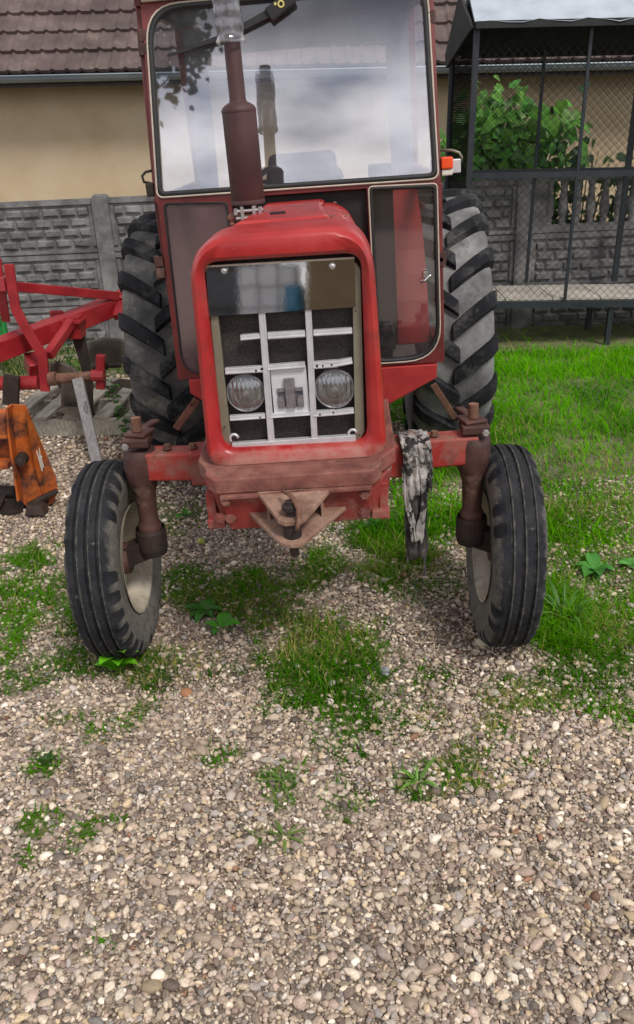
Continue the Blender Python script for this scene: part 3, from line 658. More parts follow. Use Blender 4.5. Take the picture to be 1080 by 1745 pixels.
def baluster_panel(x0, x1, z0, z1):
    mb = MB(); xm = (x0 + x1) / 2
    mb.box((xm, 0, z1 - .022), (x1 - x0, .06, .044)); mb.box((xm, 0, z0 + .035), (x1 - x0, .06, .07))
    for xx, s in ((x0, 1), (x1, -1)): mb.prism([(xx, z0 + .07), (xx + s * .17, z0 + .07), (xx + s * .12, z1 - .044), (xx, z1 - .044)], lambda u, v, d: (u, d, v), -.028, .028)
    p = mb.build('balustrade_panel', M['concrete'], fn_, .005)
    n = int((x1 - x0 - .34) / .118); st = (x1 - x0 - .30) / n
    for i in range(n + 1):
        x = x0 + .15 + i * st + .0; h = z1 - .044 - z0 - .07; zb = z0 + .07
        pr = [(0, .036), (.03, .036), (.05, .026), (.08, .034), (.11, .034), (.13, .024), (.2, .034), (.32, .046), (.5, .044), (.68, .034), (.76, .024), (.79, .032), (.84, .032), (.87, .024), (.92, .036), (1, .036)]
        k = MB(); k.lathe([(u * h, r) for u, r in pr], 12, 'z', (x, 0, zb)); k.build('baluster', M['concrete'], p, smooth=True)
for i in range(len(posts) - 1):
    x0, x1 = posts[i] + .078, posts[i + 1] - .078
    for k in range(3):
        z1 = FT - k * .49; z0 = z1 - .49
        if k == 0 and posts[i] > 1.5: baluster_panel(x0, x1, z0, z1)
        else: stone_panel(x0, x1, z0, z1)

# ------------------------------------------------------------------ raised wire kennel
kn = empty('wire_kennel', (1.2, 4.6, 0)); tag(kn, 'raised black steel wire mesh kennel with pale floor boards and sheet roof', 'kennel')
K = lambda x, y, z: (x - 1.2, y - 4.6, z)
KX1, KY0, KY1 = 4.1, 4.6, 5.27
mb = MB()
def kb(mb, a, b, w_=.036, h_=.036): mb.beam(K(*a), K(*b), w_, h_)
for x in (1.2, 4.08):
    k = MB(); kb(k, (x, KY0, .44), (x, KY0, 2.57), .045, .045); k.build('corner_post', M['ironblack'], kn, .003)
    k = MB(); kb(k, (x - .10 if x < 2 else x, KY1, .44), (x - .10 if x < 2 else x, KY1, 2.42), .045, .045); k.build('corner_post', M['ironblack'], kn, .003)
for x in (2.075, 3.05):
    k = MB(); kb(k, (x, KY0 - .002, .455), (x, KY0 - .002, 2.55), .024, .024); k.build('front_upright', M['ironblack'], kn)
for x in (1.875, 2.69, 3.5):
    k = MB(); kb(k, (x, KY1, .5), (x, KY1, 2.42), .026 if x < 2 else .05, .026); k.build('rear_upright', M['ironblack'], kn)
k = MB(); kb(k, (1.225, KY0, 1.475), (4.06, KY0, 1.475), .03, .045); k.build('middle_rail', M['ironblack'], kn)
k = MB(); kb(k, (1.10, KY1, 1.475), (4.06, KY1, 1.475), .03, .03); k.build('middle_rail', M['ironblack'], kn)
k = MB(); kb(k, (1.17, KY0, .425), (4.1, KY0, .425), .04, .055); kb(k, (1.1, KY1, .425), (4.1, KY1, .425), .04, .055); k.build('floor_frame', M['ironblack'], kn)
for x, y in ((1.3, KY0), (2.49, KY0 + .03), (3.9, KY0), (1.3, KY1 - .02), (2.49, KY1 - .02), (3.9, KY1 - .02)):
    k = MB(); kb(k, (x, y, -.05), (x, y, .40), .045, .045); k.build('leg', M['ironblack'], kn, .003)
x = 1.16; i = 0
while x < 4.05:
    k = MB(); k.box(K(x + .205, (KY0 + KY1) / 2 + .02, .465), (.40, KY1 - KY0 - .02, .022)); k.build('floor_board', M['slab'], kn, .003); x += .41; i += 1
def chain(mb, p0, ux, uz, W, H, pitch, r):
    p0, ux, uz = Vector(p0), Vector(ux), Vector(uz); nrm = ux.cross(uz)
    L_ = W + H; c = -H
    while c < W:
        for sgn in (1, -1):
            a0, a1 = max(0, c), min(W, c + H)
            if a1 > a0:
                v0, v1 = a0 - c, a1 - c
                if sgn < 0: v0, v1 = H - v0, H - v1
                mb.tube([p0 + ux * a0 + uz * v0 + nrm * r * sgn, p0 + ux * a1 + uz * v1 + nrm * r * sgn], r, 3, cap=False)
        c += pitch
k = MB(); chain(k, K(1.22, KY0 + .004, 1.5), (1, 0, 0), (0, 0, 1), 2.84, 1.04, .066, .0025); chain(k, K(1.22, KY0 + .004, .455), (1, 0, 0), (0, 0, 1), 2.84, 1.0, .066, .0018); k.build('front_mesh', M['wire'], kn, fixn=False)
k = MB(); chain(k, K(1.10, KY1, 1.49), (1, 0, 0), (0, 0, 1), 2.96, .92, .072, .0017); k.build('rear_mesh', M['wire'], kn, fixn=False)
k = MB(); d = Vector((-.10, KY1 - KY0, 0)); L_ = d.length; d.normalize(); chain(k, K(1.2, KY0 + .02, .46), d, (0, 0, 1), L_ - .04, 1.98, .028, .0030); k.build('side_mesh', M['wire'], kn, fixn=False)
# roof: sheet over a ridge, felt gable
prof = [(KY0 - .10, 2.565), (KY0 - .06, 2.585), (4.98, 2.83), (5.35, 2.41), (5.34, 2.39), (4.98, 2.805), (KY0 - .06, 2.565)]
NXr = 26; rings = []
for i in range(NXr + 1):
    x = 1.17 + (4.3 - 1.17) * i / NXr
    wv = .012 * math.sin(i * 1.9) + random.uniform(-.006, .006)
    rings.append([K(x - (.07 if (j in (3, 4) and i == 0) else 0), y + wv * .4, z + (wv if j in (0, 1, 6) else wv * .3)) for j, (y, z) in enumerate(prof)])
k = MB(); k.loft(rings, caps=True); smooth_by_angle(k.build('roof_sheet', M['tarp'], kn), .5)
k = MB(); k.box(K(2.73, KY0 - .085, 2.548), (3.1, .02, .05)); k.build('eave_strip', M['blackcloth'], kn)
k = MB(); k.prism([(KY0 - .07, 2.53), (4.98, 2.80), (5.36, 2.40), (5.30, 2.30), (5.0, 2.40), (KY0, 2.52)], lambda u, v, d_: K(d_ - (u - KY0) * .13, u, v), 1.145, 1.165); k.build('gable_felt', M['blackcloth'], kn)
k = MB(); k.prism([(4.99, 2.785), (5.34, 2.39), (5.33, 2.37), (4.99, 2.76)], lambda u, v, d_: K(d_, u, v), 1.18, 4.2); k.prism([(KY0 - .05, 2.552), (4.99, 2.785), (4.99, 2.76), (KY0 - .05, 2.53)], lambda u, v, d_: K(d_, u, v), 1.18, 4.2); k.build('roof_lining', M['blackcloth'], kn)

# ------------------------------------------------------------------ plants behind the fence
def card_leaf(mb, cols, p, d3, nrm, L_, wr, c):        # one heart shaped leaf folded along its rib
    d3 = d3.normalized(); nrm = (nrm - d3 * nrm.dot(d3)).normalized(); sd_ = d3.cross(nrm); p = Vector(p)
    rib = [p + d3 * L_ * t - nrm * L_ * .22 * t * t for t in (0, .3, .62, 1)]
    ed = [(-.10, .30), (.22, .5), (.58, .36)]
    vs = list(rib)
    for sg in (-1, 1): vs += [p + d3 * L_ * a + sd_ * sg * L_ * wr * b + nrm * L_ * (.10 * b - .22 * max(0, a) ** 2) for a, b in ed]
    mb.add(vs, [(0, 1, 5, 4), (1, 2, 6, 5), (2, 3, 6), (0, 7, 8, 1), (1, 8, 9, 2), (2, 9, 3)]); cols += [c] * 10
def bush(name, label, cx, cy, x0, x1, z0, z1, n, ls, c, base=0.0, heart=True, ydep=.5):
    random.seed(int(cx * 100) + n)
    r = empty(name, (cx, cy, base)); tag(r, label, 'shrub', 'shrubs behind the concrete fence')
    st = MB(); mb = MB(); cols = []
    tips = []
    for i in range(9):
        tx = random.uniform(x0, x1) - cx; tz = random.uniform(z0 + .3 * (z1 - z0), z1); ty = random.uniform(-.3, .5) * ydep
        st.tube([(random.uniform(-.15, .15), .05, 0), (tx * .45, ty * .5, tz * .5), (tx * .85, ty, tz * .88), (tx, ty, tz)], [.014, .010, .006, .003], 6)
        tips.append((tx, ty, tz))
    st.build('stems', M['stem'], r, smooth=True)
    for i in range(n):
        t = random.choice(tips); u = random.random() ** .6
        p = Vector((t[0] * (.45 + .55 * u), t[1] * u, t[2] * (.45 + .55 * u))) + Vector((random.gauss(0, .14), random.gauss(0, .13), random.gauss(0, .11)))
        if p.z < z0 - .1 or not (x0 - .15 < p.x + cx < x1 + .15): continue
        p.y = max(p.y, -.32)
        d3 = Vector((random.gauss(0, .75), random.gauss(-.25, .4), random.gauss(-.55, .5))); nn_ = Vector((random.gauss(0, .7), -1, random.gauss(.75, .6)))
        card_leaf(mb, cols, p, d3, nn_, ls * random.uniform(.45, 1.25), random.uniform(.62, .9) if heart else .55, tuple(np.array(c) * random.uniform(.5, 1.6) * np.array((random.uniform(.8, 1.3), 1, 1))))
    o = mb.build('leaves', M['leaf'], r, smooth=True, fixn=False); set_cols(o, cols); return r
bush('leafy_shrub', 'leafy shrub with big heart shaped leaves behind the kennel mesh', 1.72, 6.0, 1.15, 2.35, 1.12, 2.10, 1500, .13, (.09, .26, .035))
bush('leafy_shrub', 'thin branch of large dark leaves reaching right over the fence', 2.50, 6.05, 2.25, 2.75, 1.25, 1.95, 90, .13, (.035, .09, .025))
fb = bush('flowering_bush', 'low flowering bush seen through the fence balusters', 2.75, 5.95, 2.05, 3.6, .55, 1.42, 1500, .075, (.035, .095, .022), ydep=.3, heart=False)
for i in range(16):
    p = Vector((random.uniform(-.15, .75), random.uniform(-.26, -.18), random.uniform(1.2, 1.46))); k = MB()
    for j in range(5):
        a = 2 * PI * j / 5; k.add([p, p + Vector((math.cos(a - .5) * .016, -.006, math.sin(a - .5) * .016)), p + Vector((math.cos(a) * .026, -.012, math.sin(a) * .026)), p + Vector((math.cos(a + .5) * .016, -.006, math.sin(a + .5) * .016))], [(0, 1, 2, 3)])
    k.build('flower', M['cream'], fb, fixn=False)

# ------------------------------------------------------------------ tractor
tr = empty('tractor', (0, 0, 0), rot=(0, -BODY, 0)); tag(tr, 'old red tractor with glazed cab, tall exhaust and bare front axle', 'tractor')
def bt(px, py, y): return at(px, py, y, BODY)
def XZ(p): return (p.x, p.z)
# nose: rounded shell with a mouth for the grille
OUT = [(-.262, .872), (.324, .872), (.308, 1.596), (-.234, 1.596)]
def quad(dx, dz, base=OUT): return [(base[0][0] + dx, base[0][1] + dz), (base[1][0] - dx, base[1][1] + dz), (base[2][0] - dx, base[2][1] - dz), (base[3][0] + dx, base[3][1] - dz)]
INN = [(-.208, .937), (.264, .930), (.274, 1.522), (-.198, 1.528)]
def ring(q, r, y, k=8, arch=0.):
    x0, x1 = q[3][0], q[2][0]; zt = q[2][1]; o_ = []
    for (u, v) in rquad(q, r, k):
        t = (u - (x0 + x1) / 2) / ((x1 - x0) / 2); o_.append(Vector((u, y, v + (arch * (1 - t * t) if v > zt - .05 else 0))))
    return o_
mb = MB()
R8 = [.07, .07, .135, .135]
mb.loft([ring(INN, .05, -.20), ring(INN, .05, -.322), ring(quad(-.014, -.012, INN), .06, -.340), ring(quad(.016, .018), [.06, .06, .115, .115], -.346), ring(quad(.004, .005), R8, -.336, arch=.003), ring(quad(-.001, -.001), R8, -.312, arch=.005), ring(quad(-.002, -.002), R8, -.20, arch=.006), ring(quad(-.002, -.002), R8, -.088, arch=.006), ring(quad(.006, .006), R8, -.085)])
mb.a = [(.55 * max(0, min(1, (.955 - p_[2]) / .04)) if p_[1] < -.31 else 0.) for p_ in mb.v]; smooth_by_angle(mb.build('nose_cowl', M['red'], tr), .8)
HB = [(-.250, 1.00), (.312, 1.00), (.300, 1.592), (-.226, 1.592)]
HR = [(-.235, 1.00), (.290, 1.00), (.276, 1.566), (-.205, 1.566)]
mb = MB(); rs = []
for i in range(9):
    t = i / 8; q = [(a[0] * (1 - t) + b[0] * t, a[1] * (1 - t) + b[1] * t) for a, b in zip(HB, HR)]
    rs.append(ring(q, [.03, .03, .13, .13], -.078 + t * 1.02, arch=.006))
rs = [ring(quad(.008, .008, HB), [.03, .03, .12, .12], -.072)] + rs
mb.loft(rs); hood = smooth_by_angle(mb.build('hood', M['red'], tr), .8)
mb = MB(); mb.add([(-.125, -.055, 1.600), (.185, -.055, 1.600), (.150, .55, 1.588), (.155, .93, 1.578), (-.105, .93, 1.578), (-.095, .55, 1.588),
                   (-.105, -.045, 1.609), (.165, -.045, 1.609), (.132, .55, 1.597), (.137, .93, 1.587), (-.087, .93, 1.587), (-.077, .55, 1.597)],
                  [(6, 7, 8, 11), (11, 8, 9, 10), (0, 1, 7, 6), (1, 2, 8, 7), (2, 3, 9, 8), (5, 11, 10, 4), (0, 6, 11, 5)])
mb.build('raised_panel', M['red'], hood)
mb = MB(); mb.box((.005, .17, 1.606), (.052, .03, .012)); mb.build('hood_slot', M['dark'], hood)
for p in [(.195, .0), (-.135, .0), (.20, .52), (.24, -.03)]:
    mb = MB(); mb.lathe([(0, .008), (.003, .008), (.005, .004), (.0052, 0)], 8, 'z', (p[0], p[1], 1.598)); mb.build('screw', M['rust'], hood, smooth=True)
# grille
gr = MB(); GY = -.290
gf = lambda u, v, d: (u, GY + d, v)
for (p0, p1) in (((440, 540), (457, 760)), ((452, 540), (468, 760)), ((520, 533), (531, 752)), ((530, 533), (540, 752))): pass
def bar(mb, a, b, wd, dp, y=GY):               # bar between two measured points on the grille plane
    A, B = bt(*a, y), bt(*b, y); mb.beam(A, B, wd if abs(A.z - B.z) < .1 else wd, dp, (0, 1, 0))
bar(gr, (446, 530), (463, 758), .021, .02); bar(gr, (525, 526), (536, 750), .020, .02)
bar(gr, (450, 531), (467, 758), .005, .034, GY + .006); bar(gr, (529, 526), (540, 750), .005, .034, GY + .006)
gr.beam(bt(396, 760, GY - .001), bt(606, 746, GY - .001), .024, .024, (0, 1, 0))
grl = gr.build('grille', M['alu'], tr, .002)
for (a, b, wd) in (((410, 575), (443, 572), .016), ((456, 572), (520, 568), .020), ((534, 567), (600, 563), .018),
                   ((384, 632), (448, 628), .020), ((456, 626), (520, 621), .018), ((534, 622), (574, 619), .022), ((573, 619), (600, 614), .019),
                   ((392, 712), (452, 708), .016), ((534, 705), (570, 702), .018), ((566, 703), (603, 699), .017), ((460, 708), (528, 703), .014)):
    k = MB(); A, B = bt(*a, GY + .002), bt(*b, GY + .002); k.beam(A, B, wd, .022, (0, 1, 0)); k.beam(A + Vector((0, -.012, -wd * .25)), B + Vector((0, -.012, -wd * .25)), wd * .3, .006, (0, 1, 0)); k.build('cross_bar', M['alu'], grl, .0015)
k = MB(); k.box(((.005 + .245) / 2 - .09, -.248, 1.22), (.47, .012, .64)); k.build('mesh_screen', M['mesh'], grl)
def strip(pts, name, m_, d0, d1):
    k = MB(); P = [XZ(bt(*p, GY)) for p in pts]; k.prism(P, gf, d0, d1); return k.build(name, m_, grl, .0015)
strip([(350, 455), (370, 520), (373, 552), (395, 764), (381, 767), (378, 745)], 'side_trim', M['olive'], -.004, .02)
strip([(598, 455), (606, 447), (614, 458), (621, 735), (607, 757), (605, 752), (601, 525)], 'side_trim', M['olive'], -.004, .02)
# polished header plate, leaning back
hp = MB(); P = [bt(350, 456, GY - .012), bt(604, 441, GY - .012), bt(606, 523, GY - .012), bt(356, 539, GY - .012)]
back = lambda p, d: Vector((p.x, p.y + (p.z - 1.36) * .080 + d, p.z))
hp.add([back(p, -.003) for p in P] + [back(p, .001) for p in P], [(3, 2, 1, 0), (4, 5, 6, 7), (0, 1, 5, 4), (1, 2, 6, 5), (2, 3, 7, 6), (3, 0, 4, 7)])
hpo = hp.build('header_plate', M['mirror'], grl)
k = MB(); k.beam(back(P[0], -.004) + Vector((0, 0, .002)), back(P[1], -.004) + Vector((0, 0, .002)), .005, .008, (0, 1, 0)); k.build('plate_edge', M['cream'], grl)
for p in ((383, 460), (566, 452)):
    c = bt(*p, GY); k = MB(); k.lathe([(-.028, 0), (-.028, .004), (-.026, .008), (-.018, .010), (-.012, .010)], 12, 'y', (c.x, GY + .0, c.z)); k.lathe([(-.033, 0), (-.033, .005), (-.024, .005)], 6, 'y', (c.x, GY, c.z)); k.build('bolt', M['steel'], grl, smooth=False)
for p, rr in (((436, 632), .0035), ((446, 629), .0045), ((540, 624), .004), ((550, 624), .003), ((565, 622), .003), ((443, 712), .003), ((545, 707), .003), ((404, 577), .003), ((606, 530), .0025), ((382, 728), .003), ((612, 742), .003)):
    c = bt(*p, GY - .014); k = MB(); k.lathe([(0, 0), (0, rr), (.004, rr)], 8, 'y', c); k.build('screw', M['dark'], grl)
for p in ((399, 748), (601, 740)):
    c = bt(*p, GY - .004); k = MB(); k.tube([c + Vector((.014 * math.cos(t), 0, .016 * math.sin(t))) for t in np.linspace(.2, PI * 1.2, 8)], .005, 6); k.build('clip', M['alu'], grl, smooth=True)
# emblem plate and emblem
P = [XZ(bt(*p, GY)) for p in ((467, 706), (528, 702), (521, 624), (460, 630))]
k = MB(); k.prism(P, gf, .002, .012); emp = k.build('emblem_plate', M['whiteplate'], grl, .001)
ec = bt(494.5, 669, GY); sc = .00186
def em(poly, d0, d1, m_, nm):
    k = MB(); k.prism([(ec.x + u * sc, ec.z + v * sc) for u, v in poly], gf, d0, d1); return k.build(nm, m_, emp, .0006)
em([(-22, -25), (22, -25), (22, 8), (-22, 8)], -.002, .003, M['emblemdark'], 'emblem_ground')
em([(-8, -26), (8, -26), (8, 9), (9, 9), (9, 26), (-9, 26), (-9, 9), (-8, 9)], -.011, .0, M['emblem'], 'emblem_stem')
em([(-22, -26), (-11, -26), (-11, -12), (-14, -5), (-22, -5)], -.007, .0, M['emblem'], 'emblem_foot')
em([(22, -26), (11, -26), (11, -12), (14, -5), (22, -5)], -.007, .0, M['emblem'], 'emblem_foot')
em([(-22, 3), (-9, 3), (-9, 9), (-22, 9)], -.007, .0, M['emblem'], 'emblem_arm')
em([(22, 3), (9, 3), (9, 9), (22, 9)], -.007, .0, M['emblem'], 'emblem_arm')
# headlights
def headlight(px, py, wpx):
    c = bt(px, py, GY + .012); r = wpx / 2 * .00183
    e = empty('headlight', c, tr)
    k = MB(); k.lathe([(.035, 0), (.030, r * .35), (.018, r * .66), (.0, r * .93), (-.004, r * .93)], 36, 'y'); k.build('reflector', M['reflector'], e, smooth=True)
    k = MB(); k.lathe([(-.004, r * .92), (-.010, r * .96), (-.010, r * 1.02), (.0, r * 1.05), (.03, r * 1.05)], 36, 'y'); k.build('rim_ring', M['emblem'], e, smooth=True)
    prof = [(-.016 * (1 - (i / 10) ** 2) - .008, r * .95 * i / 10) for i in range(11)]
    prof = [(-.016 * (1 - (i / 26) ** 2) - .008, r * .95 * i / 26) for i in range(27)]
    k = MB(); k.lathe(prof, 96, 'y', mod=None); 
    k.v = [(x, y + (.0015 * math.cos(x / .0022) if z > -r * .35 else .0007 * math.cos(x / .0030)), z) for x, y, z in k.v]
    k.build('lens', M['lens'], e, smooth=True)
    k = MB(); k.lathe([(.02, 0), (.0, .008), (-.012, .010), (-.016, .006), (-.018, 0)], 12, 'y'); k.build('bulb', M['clearlens'], e, smooth=True)
    return e
headlight(419, 669, 66); headlight(570, 662, 68)
for px, py in ((419, 669), (570, 662)):
    c = bt(px, py, GY + .03); k = MB(); k.box((c.x, GY + .045, c.z), (.125, .03, .135)); k.build('lamp_housing', M['dark'], grl)
# bolster casting round the nose
mb = MB()
plan = [(-.296, .12), (-.296, -.30), (-.262, -.37), (-.262, -.405), (-.225, -.452), (.272, -.452), (.302, -.405), (.302, -.37), (.352, -.30), (.352, .12)]
def inset_plan(d): return [(-.296 + d, .12), (-.296 + d, -.28), (-.20, -.347), (-.18, -.347), (-.16, -.347), (.22, -.347), (.24, -.347), (.26, -.347), (.352 - d, -.28), (.352 - d, .12)]
ztop = lambda y: .885 + .09 * (max(-.452, y) + .452)
A = [Vector((x, y, ztop(y))) for x, y in plan]; B = [Vector((x, y, ztop(y) - .052)) for x, y in plan]; Cc = [Vector((x, y, ztop(y) - .006)) for x, y in inset_plan(.03)]; D = [Vector((x, y, ztop(y) - .052)) for x, y in inset_plan(.03)]
n = len(plan); mb.loft([Cc, A, B, D, Cc], closed=False)
smooth_by_angle(mb.build('bolster_rim', M['casting'], tr, .006, seg=3), .6)
mb = MB()
mb.add([(-.285, .10, .835), (-.285, -.29, .835), (-.245, -.40, .835), (-.19, -.43, .835), (.255, -.43, .835), (.30, -.40, .835), (.340, -.29, .835), (.340, .10, .835),
        (-.25, .10, .69), (-.25, -.28, .69), (-.235, -.37, .69), (-.19, -.385, .69), (.245, -.385, .69), (.295, -.37, .69), (.315, -.28, .69), (.315, .10, .69)],
       [(i, i + 1, i + 9, i + 8) for i in range(7)] + [(0, 7, 6, 5, 4, 3, 2, 1), (8, 9, 10, 11, 12, 13, 14, 15), (0, 8, 15, 7)])
bol = mb.build('bolster', M['frontred'], tr, .008, seg=3)
mb = MB(); mb.add([(-.215, -.452, .832), (.268, -.452, .832), (.255, -.412, .700), (-.20, -.412, .690), (-.215, -.425, .832), (.268, -.425, .832), (.255, -.38, .700), (-.20, -.38, .690)],
                  [(3, 2, 1, 0), (4, 5, 6, 7), (0, 1, 5, 4), (1, 2, 6, 5), (2, 3, 7, 6), (3, 0, 4, 7)]); mb.build('carrier_plate', M['frontred'], tr, .004)
mb = MB(); mb.beam((-.212, -.458, .826), (.266, -.458, .830), .012, .018, (0, 1, 0)); mb.build('carrier_lip', M['casting'], tr, .002)
for s in (-1, 1):
    x = -.245 if s < 0 else .292
    k = MB(); k.box((x, -.385, .712), (.058, .05, .03)); k.box((x + s * .012, -.372, .75), (.03, .04, .13)); k.build('flange', M['frontred'], bol, .004)
def hexbolt(c, parent, r=.014, m_=None, ax='y', h=.012):
    k = MB(); k.lathe([(0, r * 1.35), (-h * .25, r * 1.35), (-h * .25, r), (-h * 1.1, r * .95), (-h * 1.1, 0)], 6, ax, c); return k.build('bolt', m_ or M['rust'], parent)
for px, py in ((386, 849), (392, 882), (621, 838), (621, 873), (375, 882)):
    c = bt(px, py, -.425); yy = -.412 - .04 * (c.z - .69) / .14; hexbolt((c.x, yy, c.z), tr, .015, M['casting'])
# hitch: two pointed plates, pin and clip
def plate(pts, z0, z1, dz, nm, m_):
    k = MB(); k.prism(pts, lambda u, v, d: (u, v, d + dz * (v + .42)), z0, z1); return k.build(nm, m_, tr, .003)
plate([(-.105, -.425), (-.02, -.62), (.0, -.638), (.045, -.638), (.062, -.62), (.150, -.425)], .822, .838, .12, 'upper_hitch_plate', M['hitch'])
plate([(-.135, -.42), (-.02, -.632), (.0, -.650), (.035, -.650), (.055, -.632), (.185, -.42)], .742, .758, .06, 'lower_hitch_plate', M['hitch'])
for x in (-.062, .108):
    k = MB(); k.box((x, -.455, .785), (.008, .07, .07)); k.build('hitch_gusset', M['hitch'], tr)
k = MB(); k.lathe([(.68, 0), (.68, .013), (.70, .015), (.73, .015)], 14, 'z', (.018, -.60, 0)); k.lathe([(.73, .028), (.80, .028), (.80, .016), (.832, .016), (.836, .026), (.848, .026), (.852, .016), (.862, .015), (.864, 0)], 18, 'z', (.018, -.60, 0)); pin = k.build('hitch_pin', M['darkrust'], tr, smooth=False); smooth_by_angle(pin)
k = MB(); k.tube([(-.008, -.52, .862), (.012, -.56, .870), (.030, -.60, .868), (.046, -.635, .850), (.046, -.652, .82), (.036, -.655, .79)], [.006, .007, .008, .008, .008, .006], 8); k.build('locking_clip', M['rust'], tr, smooth=True)
# engine, transmission
k = MB(); k.box((.03, .42, 1.02), (.30, .86, .42)); k.box((.03, .40, .72), (.26, .80, .26), taper=1.1); k.box((.03, 1.4, .72), (.42, 1.3, .46)); k.box((.03, 2.05, .75), (.5, .6, .5)); k.box((-.17, .35, 1.1), (.10, .4, .2)); k.lathe([(-.04, .05), (.12, .05)], 16, 'z', (.24, .3, .95)); k.build('engine_block', M['engine'], tr, .012)
k = MB(); k.tube([(-.75, 2.1, .75), (.80, 2.1, .75)], .10, 16); k.build('rear_axle', M['engine'], tr, smooth=True)

# front axle (leans with the ground)
fa = empty('front_axle', (0, 0, 0), tr, rot=(0, BODY - AXLE, 0))
def ap(px, py, y): return at(px, py, y, AXLE)
k = MB(); k.beam((-.625, 0, .775), (-.27, 0, .765), .10, .105); k.beam((-.40, 0, .765), (.43, 0, .765), .13, .125); k.beam((.30, 0, .775), (.642, 0, .790), .10, .105)
k.build('axle_beam', M['redlow'], fa, .008, seg=3)
for px, py in ((285, 762), (328, 760), (740, 747), (700, 750)):
    c = ap(px, py, -.01); hexbolt((c.x, -.01, .832 if c.x < 0 else .842), fa, .014, M['rust'], 'z', -.014)
for s in (-1, 1):
    x0 = .590 * s if s < 0 else .628
    kp = empty('steering_knuckle', (x0, 0, 0), fa)
    k = MB(); k.lathe([(.83, .0), (.83, .058), (.80, .062), (.735, .062), (.70, .054), (.66, .040), (.55, .0355), (.53, .044), (.51, .045)], 24, 'z'); k.build('spindle_housing', M['spindle'], kp, smooth=True)
    k = MB(); k.lathe([(.515, .054), (.50, .058), (.43, .058), (.405, .052), (.405, 0)], 24, 'z'); k.beam((0, 0, .44), (s * .14, 0, .385), .075, .075); k.build('dust_boot', M['darkrust'], kp, smooth=False)
    k = MB(); k.box((0, -.005, .866), (.098, .098, .032)); k.box((-s * .008, .01, .890), (.085, .09, .014), Matrix.Rotation(.3 * s, 3, 'Z')); k.beam((0, .03, .890), (-s * .03, .20, .872), .036, .014); k.build('steering_arm', M['spindle'], kp, .006)
    k = MB(); k.lathe([(.90, .019), (.950, .018), (.952, 0)], 14, 'z', (-s * .004, 0, 0)); smooth_by_angle(k.build('king_pin', M['rust'], kp))
    c = (.0 + s * .032, -.062, .862); hexbolt((c[0], c[1], c[2]), kp, .010, M['steel'])
# front wheels
prof = [(-.062, .195), (-.075, .205), (-.083, .235), (-.094, .285), (-.0965, .320), (-.093, .345), (-.086, .362), (-.074, .3745), (-.058, .3800)]
dirt = [.62, .62, .60, .58, .56, .52, .46, .30, .02]
for gc in (-.042, 0.0, .042):
    prof += [(gc - .0075, .3835 - abs(gc) * .03), (gc - .0045, .371), (gc + .0045, .371), (gc + .0075, .3835 - abs(gc) * .03)]; dirt += [.0, .10, .30, .42]
    if gc < .04: prof.append((gc + .021, .3845)); dirt.append(-.05)
prof += [(-u, r) for u, r in [(-.058, .3800), (-.074, .3745), (-.086, .362), (-.093, .345), (-.0965, .320), (-.094, .285), (-.083, .235), (-.075, .205), (-.062, .195)]]
dirt += [.02, .30, .46, .52, .56, .58, .60, .62, .62]
prof = [(u * .945, r) for u, r in prof]
nn = 180; jag = [random.random() for _ in range(nn)]
def tmod(q, k, u):
    if .064 < abs(u) < .0885 and prof[q][1] > .33:
        a = (k // 3 + (1 if u > 0 else 0)) % 2; return -.0125 if a == 0 and jag[(k // 3) * 3 % nn] > .3 else (.0015 if jag[k % nn] > .6 else 0)
    if abs(u) < .058: return -.0012 * (jag[k % nn] > .86)
    return 0
def dict_r(u): return float(np.interp(abs(u), [.053, .0548, .0699, .0813, .0879], [.381, .380, .3745, .362, .345]))
def front_wheel(x, s):
    e = empty('front_wheel', (x, 0, .385), fa, rot=(0, s * .033, 0))
    k = MB(); k.lathe(prof, nn, 'x', mod=tmod, dirt=dirt)
    k.a = [(-.3 if .064 < abs(v_[0]) < .0885 and dict_r(v_[0]) - .02 < math.hypot(v_[1], v_[2]) < dict_r(v_[0]) - .006 else a_) for v_, a_ in zip(k.v, k.a)]; smooth_by_angle(k.build('tyre', M['tyre'], e), .5)
    k = MB(); k.lathe([(-.078, .212), (-.082, .216), (-.080, .205), (-.065, .195), (-.05, .180), (-.02, .172), (.02, .172), (.05, .180), (.065, .195), (.080, .205), (.082, .216), (.078, .212)], 72, 'x')
    k.lathe([(s * .012, .173), (s * .022, .14), (s * .034, .11), (s * .03, .06), (s * .03, .0)], 72, 'x'); smooth_by_angle(k.build('rim', M['rim'], e), .8)
    k = MB(); k.lathe([(-s * .05, 0), (-s * .05, .06), (s * .02, .07), (s * .07, .055), (s * .09, .04), (s * .09, 0)], 24, 'x'); k.build('hub', M['spindle'], e, smooth=True)
    return e
front_wheel(-.734, -1); front_wheel(.748, 1)

